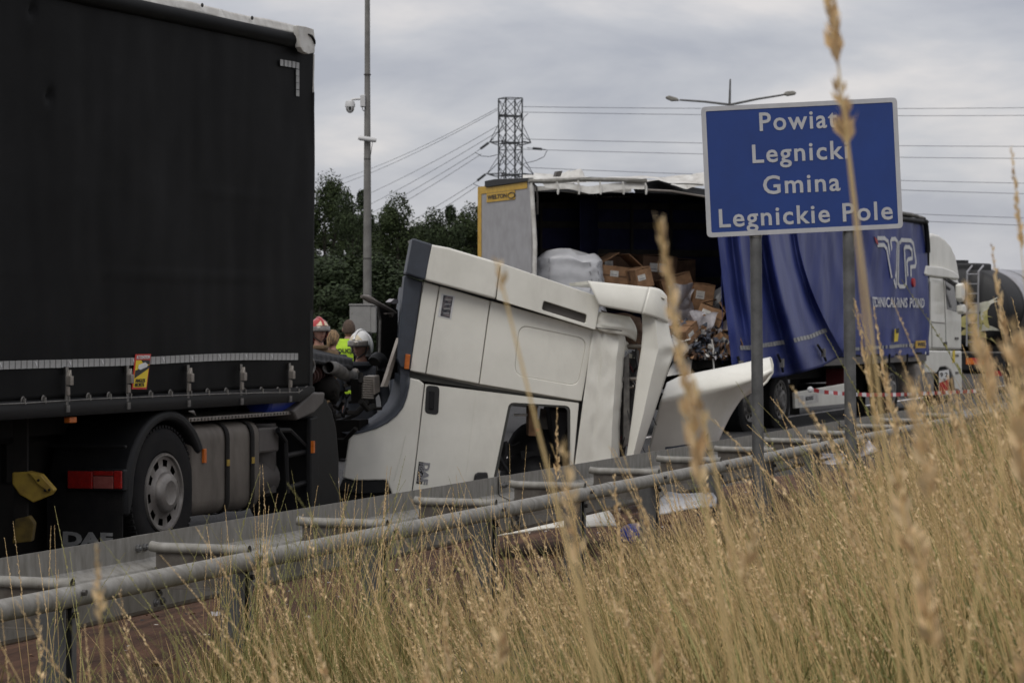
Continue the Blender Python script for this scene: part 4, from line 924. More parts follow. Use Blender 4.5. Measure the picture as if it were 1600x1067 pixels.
np_ = obj('maker_plate', MB().box((a.x, -.10, a.z), (b.x + .05, -.085, b.z)), M['orangey'], FF, bt)
text('lettering', 'WIEL', M['ink'], FF, np_, a.x + .1, b.x + .03, a.z + .035, b.z - .035, -.102, bold=.03)
# loose flap of curtain thrown back in folds
def flap(u, v):
    T_ = (1118 + 126 * u, 338 + 4 * u); Bp = [(1146, 592), (1178, 593), (1210, 590), (1245, 584), (1284, 573), (1319, 553)]
    t_ = u * 5; i = min(4, int(t_)); f_ = t_ - i; b = [Bp[i][k] * (1 - f_) + Bp[i + 1][k] * f_ for k in (0, 1)]
    w_ = v + .05 * math.sin(v * 3.14) * u; e_ = v ** (1 + .75 * u)
    px = T_[0] * (1 - e_) + b[0] * e_; py = T_[1] * (1 - v) + b[1] * v
    y = -.16 - .14 * v + (.10 * math.sin(u * 15 + 1.3 * v) + .05 * math.sin(u * 33 + 2)) * (1 - .45 * v) - .10 * math.exp(-((u - .62 - .1 * v) / .09) ** 2) - .25 * u * v * math.sin(v * 3)
    y += .02 * mnoise.noise(Vector((u * 8, v * 5, 3)))
    return FF.at(px, py, y)
fl = obj('loose_curtain', MB().sheet(flap, 150, 60), M['curtain'], FF, bt, smooth='all', solid=.006)
f0 = None
for i in range(30):
    u = .10 + .845 * i / 29; v = .80 - .02 * math.sin(u * 3) - .0 * u
    p = Vector(flap(u, v)); pu = Vector(flap(min(1, u + .01), v)); pv = Vector(flap(u, v + .02)); d_ = (pu - p).normalized(); n_ = d_.cross(pv - p).normalized()
    if n_.y > 0: n_ = -n_
    q_ = [p + n_ * .014, Vector(flap(min(1, u + .024), v)) + n_ * .014, Vector(flap(min(1, u + .024), v + .026)) + n_ * .014, Vector(flap(u, v + .026)) + n_ * .014]
    obj('reflective_tile', MB().plate(q_, -n_ * .004), M['tape'], FF, bt)
for u in (.02, .22, .43, .8):
    p = Vector(flap(u + .02, .86)); p2 = Vector(flap(u + .03, .97)); o_ = Vector((0, -.05, 0))
    sp2 = obj('strap', MB().tube([p + o_, (p + p2) / 2 + o_ * 1.3, p2 + o_], .022, 6), M['black'], FF, bt)
    obj('buckle', MB().box((-.035, -.03, -.07), (.035, .03, .07), M=Matrix.Translation((p + p2) / 2 + o_ * 1.6)), M['steelgrey'], FF, sp2)
for px in (1335, 1362, 1390, 1418):
    p = FF.at(px, 553, -.1); p2 = FF.at(px - 1, 582, -.06); sp2 = obj('strap', MB().tube([p, (p + p2) / 2, p2], .018, 6), M['black'], FF, bt)
obj('side_rail', MB().box((FF.at(1150, 585, 0).x, -.02, 1.0), (LF, .06, 1.13)), M['brown'], FF, bt)
# wheels and white side skirt
for px in (1222, 1174, 1122): x = FF.at(px, 632, 0).x; wheel(FF, bt, x, .02, .47, .54, .4, .33, style='dark'); obj('axle', MB().tube([(x, .4, .47), (x, 2.4, .47)], .09, 10), M['dark'], FF, bt)
a, b, c_, d_ = FF.at(1242, 613, -.02), FF.at(1322, 599, -.02), FF.at(1322, 631, -.02), FF.at(1243, 638, -.02)
sk = obj('side_skirt', MB().plate([a, b, c_, d_], (0, .05, 0)), M['cab'], FF, bt, bevel=.01)
obj('skirt_recess', MB().plate(FF.pts([(1247, 619), (1279, 614), (1279, 628), (1248, 633)], -.026), (0, .004, 0)), M['whitetarp'], FF, sk)
pl_ = FF.pts([(1259, 620), (1271, 618.5), (1271, 624), (1259, 625.5)], -.029); obj('skirt_plate', MB().plate(pl_, (0, .002, 0)), M['ink'], FF, sk)
A, B = FF.xz(1260, 624.6, -.03), FF.xz(1270.5, 620, -.03); text('lettering', 'WIELTON', M['tape'], FF, sk, A[0], B[0], A[1] + .01, B[1], -.031, bold=.02)
obj('chassis', MB().box((.5, .7, .75), (LF - .2, .85, 1.05)).box((.5, 1.7, .75), (LF - .2, 1.85, 1.05)), M['dark'], FF, bt)
for yy in (.5, 1.8): obj('landing_leg', MB().box((LF - 2.6, yy, -.1), (LF - 2.45, yy + .15, 1.0)), M['dark'], FF, bt)
a = FF.at(1338, 622, .02); b = FF.at(1350, 622, .02); obj('tool_box', MB().box((a.x, .25, .6), (b.x, .6, .92)), M['brick_red'], FF, bt, bevel=.02)
# ---- bent rear part
LR = 3.25
dp = thing  # parts below hang on bt
rd = obj('rear_door', MB().box((-.03, .03, 1.05), (.03, 2.48, 3.93)), M['panelgrey'], RR, bt)
RW = Frame(0, 0); RW.M = RR.M @ Matrix.Translation((-.035, 2.48, 0)) @ Matrix.Rotation(R(-90), 4, 'Z'); RW.I = RW.M.inverted()
obj('door_marking', MB().box((.0, -.004, 1.05), (.17, .0, 3.95)).box((.17, -.004, 3.83), (2.3, .0, 3.95)), M['orangey'], RW, rd)
a, b = RW.xz(762.5, 314.5), RW.xz(792.5, 302)
lb = obj('maker_label', MB().box((a[0] - .05, -.007, a[1] - .02), (RW.xz(805, 300)[0], -.003, b[1] + .03)), M['orangey'], RW, rd)
text('lettering', 'WIELTON', M['ink'], RW, lb, a[0], b[0], a[1] + .02, b[1], -.009, bold=.03)
cc = RW.at(799, 305.5, -.009); obj('maker_emblem', MB().tube([(cc.x + .16 * math.cos(t_ * .5236), -.009, cc.z + .045 * math.sin(t_ * .5236)) for t_ in range(13)], .009, 5), M['ink'], RW, lb)
obj('door_edge', MB().tube(RR.pts([(830, 284), (833, 330), (836, 380), (835, 440)], -.02), .035, 8), M['whitetarp'], RR, bt, smooth=True)
obj('top_seal', MB().plate(RW.pts([(757, 292), (757, 283), (772, 280), (800, 279), (826, 278), (829, 283), (760, 293)], -.03), (0, .2, 0)), M['ink'], RW, bt, bevel=.01)
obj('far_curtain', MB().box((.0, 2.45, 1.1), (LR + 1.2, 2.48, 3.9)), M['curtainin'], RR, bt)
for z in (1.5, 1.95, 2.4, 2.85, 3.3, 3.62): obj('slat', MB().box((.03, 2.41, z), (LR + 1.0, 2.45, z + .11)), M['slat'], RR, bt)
for x in (.45, 1.0, 1.75, 2.6, 3.3): obj('upright', MB().box((x, 2.37, 1.1), (x + (.1 if x == 1.75 else .04), 2.41, 3.9)), M['slat'], RR, bt)
obj('floor', MB().box((-.03, .02, 1.02), (LR + .6, 2.45, 1.15)), M['dark'], RR, bt)
obj('chassis', MB().box((.2, .7, .7), (LR, .85, 1.02)).box((.2, 1.7, .7), (LR, 1.85, 1.02)).box((0, .1, .45), (.12, 2.4, .62)), M['dark'], RR, bt)
obj('roof_sheet', MB().sheet(lambda u, v: RR.M.inverted() @ (RR.M @ Vector((.0 + 3.9 * u, .05 + 2.4 * v, 3.78 + .08 * math.sin(u * 7) * math.sin(v * 6)))), 20, 10), M['pvcblack'], RR, bt, smooth='all')
# torn roof: beam, tarp folds, hooks
obj('roof_beam', MB().tube(RR.pts([(826, 283), (850, 283.5), (910, 280.5), (975, 281.5), (1010, 283)], -.03), .035, 8), M['zinc'], RR, bt, smooth=True)
def tarp(T_, B_, seed, amp=.05, nm='torn_tarp', m='whitetarp', y0=-.05, y1=.3):
    def fn(u, v):
        t_ = u * (len(T_) - 1); i = min(len(T_) - 2, int(t_)); f_ = t_ - i
        a = [T_[i][k] * (1 - f_) + T_[i + 1][k] * f_ for k in (0, 1)]; b = [B_[i][k] * (1 - f_) + B_[i + 1][k] * f_ for k in (0, 1)]
        return RR.at(a[0] * (1 - v) + b[0] * v, a[1] * (1 - v) + b[1] * v, y1 * (1 - v) + y0 * v)
    mb = MB(); crumple(mb, fn, 40, 10, amp, 2.6, seed); crumple(mb, lambda u, v: Vector(fn(u, 1 - v)) + Vector((0, .5, -.02)), 30, 4, amp * .6, 2.2, seed + 3); return obj(nm, mb, M[m], RR, bt, smooth='all')
tarp([(834, 270), (860, 271), (880, 277), (930, 276), (990, 276), (1040, 277), (1100, 271)], [(834, 281), (860, 281), (880, 281), (930, 280), (990, 280), (1040, 283), (1100, 288)], 1, .045)
tarp([(876, 281), (890, 269), (908, 262), (912, 268), (914, 277)], [(878, 283), (890, 283), (902, 283), (910, 283), (916, 283)], 5, .03)
tarp([(845, 287), (880, 288), (920, 288), (960, 287), (1006, 286)], [(850, 296), (880, 297), (920, 299), (960, 299), (1006, 295)], 8, .05, y0=-.06, y1=-.02)
tarp([(1045, 281), (1070, 278), (1085, 272), (1105, 270)], [(1045, 290), (1070, 296), (1085, 296), (1105, 292)], 12, .09)
tarp([(1006, 283), (1030, 284), (1060, 290), (1110, 296)], [(1012, 300), (1030, 299), (1060, 303), (1110, 308)], 14, .05, 'torn_roller', 'pvcblack')
obj('torn_edge', MB().plate(RR.pts([(868, 276), (870, 268), (879, 267), (876, 276)], -.02), (0, .1, 0)), M['brown'], RR, bt)
obj('roller_edge', MB().tube(RR.pts([(1010, 297), (1050, 299), (1110, 309)], -.08), .018, 6), M['alu'], RR, bt)
h0 = None
for px, l_ in ((872, 18), (905, 20), (939, 18), (975, 18), (1010, 16)):
    p = RR.pts([(px - 2, 302 - l_), (px, 292), (px, 300), (px + 2.5 - 3, 304)], -.10); obj('roof_hook', MB().tube(p, [.014, .016, .02, .012], 6), M['whitetarp'], RR, bt)
for px in (900, 926, 931, 957, 964, 970, 982, 997, 1025, 1032, 1052, 1066):
    p = RR.pts([(px, 301), (px + 2, 308 + (px % 5))], .3 + (px % 7) * .2); obj('roof_strap', MB().tube(p, .012, 5), M['slat'], RR, bt)
obj('hanging_strap', MB().tube(RR.pts([(832, 286), (838, 292), (840, 310), (840, 335)], -.05), .016, 6), M['slat'], RR, bt)

# ---- cargo
def cargo(name, label, cat, p, group=None, rz=0):
    f_ = Frame(p.x, p.y, rz, p.z); return thing(name, label, cat, f_, group), f_
p = RR.at(887, 420, .55); p.z = 1.16; pw = RR.M @ p
t_, f_ = cargo('wrapped_bale', 'large silver wrapped bale standing at the open rear of the blue trailer', 'bale', pw)
top = f_.poly([(833, 395), (856, 387), (880, 384), (908, 386), (917, 396), (938, 408), (939, 440), (934, 480), (838, 480)], -.25)
mb = MB(); 
def bale(u, v):
    th = u * 6.2832; cxl = .54 * abs(math.cos(th)) ** .38 * math.copysign(1, math.cos(th)); cy = .5 * abs(math.sin(th)) ** .38 * math.copysign(1, math.sin(th))
    h = 1.02 if v > .999 else v * 1.02
    k = 1.0 + .05 * math.sin(v * 3.1); sh = .98 if v < .93 else .98 - (v - .93) * 3.2
    z = v * 1.72 + .05 * math.sin(th * 1 + 2) * v - .10 * (cxl > .2) * v * v
    q = Vector((cxl * k * sh, cy * k * sh, z)); return q + Vector((1, 1, .4)) * (.055 * mnoise.noise(q * 2.3) + .05 * abs(mnoise.noise(q * 3.7)) + .02 * mnoise.noise(q * 9))
mb.sheet(bale, 72, 40); n_ = len(mb.v)
mb.add([bale(i / 72, 1) for i in range(72)], [tuple(range(72))])
ba = obj('wrap', mb, M['silver'], f_, t_, smooth=True)
for u in (.57, .64, .71, .79, .86, .93):
    for j in range(11):
        v = .08 + .08 * j; a = Vector(bale(u, v)); b = Vector(bale(u, v + .035)); n2 = Vector((a.x, a.y, 0)).normalized() * .006
        obj('seam_stitch', MB().tube([a + n2, b + n2], .010, 4), M['greyprint'], f_, ba)
# boxes
def carton(px, py, y, s, rz, ry, m, label, frame=RR, open_=False):
    w_ = frame.M @ frame.at(px, py, y); f2 = Frame(w_.x, w_.y, rz, w_.z, tilt=ry)
    t2 = thing('carton', label, 'carton', f2, 'cartons spilling from the blue trailer')
    a, b, c_ = s; th = .012
    obj('box_body', MB().box((-a / 2, -b / 2, 0), (a / 2, b / 2, c_)), M[m], f2, t2, bevel=.008)
    for sx in (-1, 1):
        hinge = Matrix.Translation((sx * a / 2, 0, c_)) @ Matrix.Rotation(sx * R(35 if open_ else 4), 4, 'Y')
        obj('flap', MB().box((0 if sx < 0 else -a / 2 + .01, -b / 2, .004), (a / 2 - .01 if sx < 0 else 0, b / 2, .004 + th), M=hinge), M[m], f2, t2)
    obj('packing_tape', MB().box((-a / 2 - .003, -.03, c_ * .5), (a / 2 + .003, .03, c_ + .003)) if not open_ else MB().box((-a / 2 - .003, -b / 2 - .003, c_ * .45), (a / 2 + .003, -b / 2, c_ * .52)), M['carddark'], f2, t2)
    lx = -a * .18; obj('carton_label', MB().box((lx - .07, -b / 2 - .004, c_ * .45), (lx + .07, -b / 2 - .001, c_ * .75)), M['whitetarp'], f2, t2)
    obj('label_print', MB().box((lx - .05, -b / 2 - .006, c_ * .52), (lx + .05, -b / 2 - .0045, c_ * .56)), M['greyprint'], f2, t2)
    return t2
carton(962, 447, .9, (.75, .5, .30), 18, 6, 'card', 'wide brown carton behind the white roof cap, its flaps lifted', open_=True)
carton(1000, 450, .6, (.30, .4, .30), 30, -14, 'card', 'small upright brown carton leaning right beside the wide opened one')
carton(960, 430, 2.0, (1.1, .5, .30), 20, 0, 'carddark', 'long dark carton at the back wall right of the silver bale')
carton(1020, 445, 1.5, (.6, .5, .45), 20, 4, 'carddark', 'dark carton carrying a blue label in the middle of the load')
carton(1062, 470, 1.0, (.5, .4, .40), 12, -18, 'card', 'brown carton tipped under the clear plastic film')
carton(1093, 486, .8, (.34, .3, .42), 10, 8, 'card', 'tall brown carton right of the clear plastic film')
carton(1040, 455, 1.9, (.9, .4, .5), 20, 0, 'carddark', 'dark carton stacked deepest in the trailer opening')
carton(1118, 540, .35, (.45, .35, .2), 35, 12, 'card', 'flattened brown carton near the blue curtain edge', open_=True)
p = RR.at(1041, 431, 1.2); w_ = RR.M @ p
lbl = [o for o in COL.objects if o.get('label', '').startswith('dark carton carrying')][0]
fL = Frame(0, 0); fL.M = WM[lbl.name]; fL.I = fL.M.inverted()
obj('blue_label', MB().box((-.02, -.262, .20), (.12, -.2555, .34)), mat('blue_label_print', (0.05, 0.16, 0.30), None, rough=.5), fL, lbl)
carton(1108, 505, .25, (.42, .35, .26), -15, 22, 'card', 'crushed brown carton lying on the heap of torn paper', open_=True)
carton(1075, 530, -.05, (.36, .3, .22), 50, -30, 'card', 'brown carton tumbled on its corner at the trailer edge')
carton(1128, 548, .05, (.40, .3, .24), 5, 35, 'card', 'lowest brown carton against the hem of the blue curtain', open_=True)
# torn film, paper heap
def film(px, py, y, sx, sz, seed, label, m='film', rz=0):
    w_ = RR.M @ RR.at(px, py, y); f2 = Frame(w_.x, w_.y, 20 + rz, w_.z); mb = MB()
    crumple(mb, lambda u, v: ((u - .5) * sx, .25 * math.sin(u * 5 + seed) * v, (v - .5) * sz), 26, 26, .16, 4.2, seed)
    o = obj('plastic_film', mb, M[m], f2, smooth=None); return tag(o, label, 'plastic film')
film(1068, 475, .45, .55, .55, 3, 'crumpled clear film draped over the brown cartons')
film(1126, 518, .0, .30, .25, 6, 'white crumpled film by the edge of the blue curtain')
film(1052, 520, .1, .35, .45, 15, 'grey crumpled film pressed against the torn white strip')
film(1098, 500, -.1, .40, .22, 18, 'flat crumpled film lying over the heap of torn paper', rz=30)
film(1105, 470, 1.0, .5, .4, 23, 'dull crumpled film hanging deep in the trailer beside the curtain', 'silver')
film(1068, 556, -.1, .45, .60, 9, 'torn pinkish white sheet hanging over the trailer edge', 'whitetarp')
def heapmb():
    mb = MB(); r_ = random.Random(21)
    for i in range(1300):
        u = r_.random(); px = 1040 + 95 * u; base = 500 + 22 * abs(u - .35); py = base + r_.random() ** .8 * (560 - base); y = r_.uniform(-.15, .5) - (py - 520) * .004
        c_ = RR.at(px, py, y); s = r_.uniform(.018, .085) * (1.6 if r_.random() < .06 else 1); Mx = Matrix.Translation(c_) @ Matrix.Rotation(r_.uniform(0, 6), 4, (r_.uniform(-1, 1), r_.uniform(-1, 1), r_.uniform(-1, 1)))
        q_ = [Mx @ Vector(v) for v in ((-s, 0, -s * .6), (s * .1, s * .4, -s * .5), (s, 0, -s * .3), (-s * .8, s * .2, s * .6), (0, -s * .4, s * .4), (s * .9, s * .1, s * .7))]
        mb.add(q_, [(0, 1, 4, 3), (1, 2, 5, 4)], r_.choices((0, 1, 2, 3, 4), (6, 2, 2, 1, 3))[0])
    return mb
M['litterdark'] = mat('shredded_dark_plastic', (0.10, 0.11, 0.14), (0.05, 0.055, 0.07), 20, 0.5)
tag(obj('cargo_litter', heapmb(), [M['litterdark'], M['film'], M['card'], M['whitetarp'], M['carddark']], RR), 'heap of torn paper, plastic and card spilling over the trailer edge', 'litter', kind='stuff')
obj_b = RR.M @ RR.at(1100, 565, .2)
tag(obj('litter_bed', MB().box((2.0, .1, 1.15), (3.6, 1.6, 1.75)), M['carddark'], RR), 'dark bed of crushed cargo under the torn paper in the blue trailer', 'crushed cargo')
tag(obj('white_strap', MB().tube([RR.at(*q_, -.25) for q_ in ((1112, 530), (1115, 545), (1114, 560), (1116, 580))], .012, 6), M['whitetarp'], RR), 'thin white strap hanging from the spilled cargo', 'strap')

# ================================================================ DEBRIS ON THE VERGE
def dsheet(px0, py0, px1, py1, Y, depth, seed, label, m='whitetarp', amp=.04, thick=.02):
    a, b = at_depth(px0, py0, Y), at_depth(px1, py1, Y); f2 = Frame((a.x + b.x) / 2, Y, 0, 0); z0 = min(a.z, b.z)
    def fn(u, v): return ((a.x + (b.x - a.x) * u) - f2.M.translation.x, depth * v, (a.z + (b.z - a.z) * u) + .10 * v)
    mb = MB(); crumple(mb, fn, 26, 8, amp, 3, seed); o = obj('debris_panel', mb, M[m], f2, solid=thick, smooth='all'); return tag(o, label, 'debris', 'torn panels lying along the guardrail')
dsheet(762, 837, 905, 820, 21.2, 1.0, 3, 'long white panel lying under the guardrail left of the blue scrap', 'cab', .015)
dsheet(664, 858, 728, 843, 19.6, .25, 4, 'narrow white sliver of panel on the red earth under the rail', 'cab', .01)
dsheet(900, 822, 960, 826, 21.6, .8, 6, 'short white bent panel beside the blue scrap', 'whitetarp', .05)
dsheet(1020, 800, 1120, 790, 22.4, .9, 7, 'pale crumpled sheet behind the tallest grass under the rail', 'silver', .08)
dsheet(1190, 724, 1290, 716, 27.5, 1.2, 8, 'grey-white crumpled sheet lying left of the right sign post', 'film', .08)
dsheet(1285, 728, 1368, 706, 28.0, 1.2, 9, 'white crumpled sheet behind the right sign post', 'film', .12)
p = at_depth(991, 836, 21.3); tag(obj('blue_scrap', MB().ball(p, (.12, .12, .09), 12, 8), M['blueplastic']), 'small dark blue scrap among the white debris under the rail', 'scrap')

# ================================================================ FAR WHITE TRACTOR
WT = thing('truck_tractor', 'white sleeper truck coupled to the blue trailer, parked beyond the right sign post', 'truck', FF)
def fpl(name, pts, m, y=0.0, d=.05, parent=WT, bevel=.02, **k): return obj(name, MB().plate(FF.pts(pts, y), (0, d, 0)), m if not isinstance(m, str) else M[m], FF, parent, bevel=bevel, **k)
cbd = fpl('cab_body', [(1450, 431), (1498, 436), (1500, 446), (1503, 492), (1503, 547), (1446, 546), (1447, 500)], 'cab', 0, 2.4, bevel=.06, seg=3)
fpl('roof_fairing', [(1446.5, 378), (1449, 368), (1458, 364.5), (1468, 367), (1477, 373), (1486, 383), (1493, 398), (1496, 412), (1499, 430), (1499, 436), (1448, 429)], 'cab', .06, 2.3, bevel=.12, seg=4, smooth=True)
fpl('roof_lip', [(1447, 428), (1449, 415), (1472, 417), (1490, 423), (1499, 430), (1499, 437), (1448, 431)], 'cab', -.03, 2.46, bevel=.03)
fpl('cab_skirt', [(1446, 547), (1503, 548), (1503.5, 613), (1493, 613), (1491, 592), (1486, 579), (1478, 573), (1469, 574), (1464, 583), (1446, 583)], 'cab', -.01, 2.4, bevel=.03)
win = fpl('side_window', [(1477, 437), (1494, 446), (1500.5, 489), (1480, 483)], 'glass', -.006, .02, bevel=.004)
fpl('window_trim', [(1476, 435), (1482, 436), (1497, 446), (1502, 488), (1499.5, 488), (1493, 448), (1478, 438)], 'ink', -.02, .03, bevel=.004)
for a, b in (((1474, 435), (1477, 500)), ((1477, 500), (1478, 546)), ((1455, 503), (1476, 505)), ((1455.5, 505), (1456, 543)), ((1456, 543), (1502, 545)), ((1453, 440), (1453, 500))):
    obj('panel_gap', MB().tube([FF.at(*a, -.001), FF.at(*b, -.001)], .012, 5), M['paleseam'], FF, cbd)
fpl('door_handle', [(1475, 535), (1480, 534), (1480, 540), (1476, 540)], 'ink', -.02, .02, bevel=.004)
fpl('door_sticker', [(1489, 549), (1492.5, 547), (1492, 566), (1489, 567)], 'stickyellow', -.02, .008, bevel=0)
for pts in ([(1502.5, 445), (1507, 442), (1509, 447), (1509, 468), (1506, 472), (1503, 467)], [(1505, 477), (1509, 475), (1511, 480), (1510.5, 490), (1507, 491), (1505, 487)]):
    fpl('mirror', pts, 'cab', -.30, .14, bevel=.03, seg=3)
obj('mirror_arm', MB().tube(FF.pts([(1482, 437), (1497, 446), (1505, 452)], -.15), .03, 8).tube(FF.pts([(1497, 446), (1503, 465), (1508, 480)], -.16), .025, 8), M['ink'], FF, WT, smooth=True)
obj('windscreen', MB().box((FF.at(1503, 470, 0).x, .15, 2.0), (FF.at(1503, 470, 0).x + .04, 2.25, 2.9)), M['glass'], FF, WT, bevel=.02)
xw = FF.at(1477, 605, 0).x
wheel(FF, WT, xw, .03, .5, .5, .32, style='dark'); wheel(FF, WT, xw - 3.8, .03, .5, .5, .32, style='dark')
obj('frame_rails', MB().box((xw - 4.6, .75, .6), (xw + .8, .85, .9)).box((xw - 4.6, 1.6, .6), (xw + .8, 1.7, .9)).tube([(xw, .3, .5), (xw, 2.2, .5)], .09, 8).tube([(xw - 3.8, .3, .5), (xw - 3.8, 2.2, .5)], .09, 8), M['dark'], FF, WT)
obj('fuel_tank', tank_mb(xw - 2.1, xw - .75, rounded([(.02, .3), (.66, .3), (.66, .98), (.02, .98)], .12, 5)), M['alu'], FF, WT, smooth=True)
for i, z in enumerate((.35, .7, 1.05, 1.4)): obj('cab_step', MB().box((xw + .75, -.02, z), (xw + 1.0, .1, z + .05)), M['steelgrey'], FF, WT)
fpl('wheel_arch', [(1466, 590), (1469, 578), (1478, 576), (1485, 581), (1490, 593), (1492, 613), (1489, 613), (1487, 596), (1483, 585), (1478, 580), (1471, 581), (1468, 592)], 'ink', -.02, .3, bevel=0)

# ================================================================ TANKER AND WHITE LORRY BEHIND IT
tc_ = at_depth(1507, 478, 72); QF = Frame(tc_.x, tc_.y, 90 - 33)
tq = thing('tank_truck', 'tanker with dark rear end painted with pale plant blades beyond the white truck', 'tanker', QF)
def ell(x, s, n=48): return [(x, 1.22 * s * math.cos(2 * math.pi * k / n), 2.12 + .98 * s * math.sin(2 * math.pi * k / n)) for k in range(n)]
def tube_x(secs, cap0=False, cap1=False):
    mb = MB(); n = len(secs[0]); vs = [v for s in secs for v in s]
    fs = [(i * n + j, i * n + (j + 1) % n, (i + 1) * n + (j + 1) % n, (i + 1) * n + j) for i in range(len(secs) - 1) for j in range(n)]
    if cap0: fs.append(tuple(range(n)))
    if cap1: fs.append(tuple(range((len(secs) - 1) * n, len(secs) * n)))
    return mb.add(vs, fs)
dome = [ell(-.30 + .30 * (1 - math.cos(a * math.pi / 2 / 7)), max(.02, math.sin(a * math.pi / 2 / 7))) for a in range(0, 8)]
dm = obj('rear_dome', tube_x(dome + [ell(.9, 1)], True), M['ink'], QF, tq, smooth=True)
obj('tank_body', tube_x([ell(.9, 1), ell(10, 1)], False, True), M['chrome'], QF, tq, smooth=True)
obj('tank_lower_band', tube_x([[(x, 1.235 * math.cos(t_), 2.12 + .995 * math.sin(t_)) for t_ in [math.pi * (1.02 + .96 * k / 24) for k in range(25)]] for x in (.9, 10)]), M['brown'], QF, tq, smooth=True)
for x in (.9, 1.9): obj('tank_hoop', tube_x([ell(x - .03, 1.012), ell(x + .03, 1.012)]), M['brown'], QF, tq, smooth=True)
M['blade'] = mat('pale_plant_print', (0.50, 0.44, 0.20), (0.34, 0.32, 0.10), 5, 0.5); M['blade2'] = mat('white_plant_print', (0.62, 0.6, 0.52), (0.4, 0.4, 0.3), 5, 0.5)
def domept(y, z):
    r_ = min(.999, math.hypot(y / 1.22, (z - 2.12) / .98)); return Vector((-.30 + .30 * (1 - math.sqrt(1 - r_ * r_)) - .012, y, z))
for y0, z0, ang, L_, wd, mm in ((.2, 1.5, 60, 1.1, .11, 'blade'), (.0, 1.45, 25, .9, .12, 'blade'), (-.2, 1.7, 75, 1.0, .14, 'blade2'), (-.5, 1.35, 110, .8, .12, 'blade'), (-.35, 1.5, 40, .7, .1, 'blade2'), (.5, 1.4, 140, .6, .09, 'blade'), (-.6, 1.8, 95, .7, .09, 'blade2'), (-.1, 1.25, 5, .6, .1, 'blade'), (-.75, 1.6, 130, .5, .08, 'blade'), (.35, 1.7, 20, .8, .08, 'blade')):
    a_ = R(ang); mb = MB(); vs = []
    for i in range(9):
        s_ = i / 8; yy = y0 - math.cos(a_ - s_ * .7) * L_ * s_; zz = z0 + math.sin(a_ - s_ * .7) * L_ * s_; w_ = wd * math.sin(math.pi * min(1, s_ * .9 + .08))
        vs += [domept(yy - w_ * math.sin(a_), zz - w_ * math.cos(a_)), domept(yy + w_ * math.sin(a_), zz + w_ * math.cos(a_))]
    mb.add(vs, [(2 * i, 2 * i + 1, 2 * i + 3, 2 * i + 2) for i in range(8)]); obj('painted_blade', mb, M[mm], QF, dm)
mb = MB()
for y in (-.55, -.25): mb.tube([(-.42, y, 1.15), (-.40, y, 3.0), (-.1, y, 3.15)], .025, 6)
for i in range(8): mb.tube([(-.41, -.55, 1.25 + i * .24), (-.41, -.25, 1.25 + i * .24)], .018, 6)
obj('ladder', mb, M['chrome'], QF, tq, smooth=True)
obj('top_box', MB().box((-.05, -.35, 2.95), (.9, .75, 3.22)), M['ink'], QF, tq, bevel=.05)
obj('top_hatch', MB().tube([(.3, .35, 3.2), (.3, .35, 3.30)], .3, 14), M['ink'], QF, tq)
obj('bumper', MB().box((-.45, -1.22, .55), (-.25, 1.22, .98)), M['black'], QF, tq, bevel=.03)
obj('bumper_trim', MB().box((-.46, -1.2, .985), (-.3, 1.2, 1.02)), M['steelgrey'], QF, tq)
for y0, y1, mm in ((-.72, -.25, 'orange'), (.3, .8, 'orange')):
    sgn = obj('hazard_plate', MB().box((-.47, y0, .70), (-.452, y1, .86)), M[mm], QF, tq)
    obj('hazard_stripe', MB().plate([(-.476, y0 + .05, .70), (-.476, y0 + .2, .70), (-.476, y0 + .3, .86), (-.476, y0 + .15, .86)], (.005, 0, 0)), M['redpaint'], QF, sgn)
obj('tail_lamp', MB().box((-.47, -1.15, .42), (-.3, -.8, .55)), M['red'], QF, tq)
for x in (1.0, 2.35, 3.7): wheel(QF, tq, x, -1.22, .52, .52, .4, style='dark'); obj('axle', MB().tube([(x, -.9, .52), (x, 1.2, .52)], .08, 8), M['dark'], QF, tq)
obj('chassis', MB().box((-.3, -.5, .75), (10, -.38, 1.15)).box((-.3, .38, .75), (10, .5, 1.15)), M['dark'], QF, tq)
obj('landing_leg', MB().box((8.5, -.6, .0), (8.65, -.45, 1.0)).box((8.5, .45, 0), (8.65, .6, 1.0)), M['dark'], QF, tq)
p = at_depth(1546, 440, 96); HF = Frame(p.x, 96, 90 - 33)
hv = thing('box_trailer', 'white slatted box trailer just visible above the tanker', 'trailer', HF)
obj('box_body', MB().box((0, 0, 1.1), (11, 2.5, 3.45)), M['whitetarp'], HF, hv, bevel=.03)
for i in range(6): obj('slat', MB().box((0, -.03, 1.5 + i * .33), (11, -.003, 1.56 + i * .33)), M['steelgrey'], HF, hv)
obj('rear_door', MB().box((-.04, .1, 1.2), (-.003, 2.4, 3.35)), M['panelgrey'], HF, hv)
for x in (1.5, 2.9, 4.2): wheel(HF, hv, x, .02, .52, .52, .4, style='dark')
obj('chassis', MB().box((0, .6, .6), (11, 1.9, 1.08)).box((9.8, .3, 0), (10, 2.2, .7)), M['dark'], HF, hv)

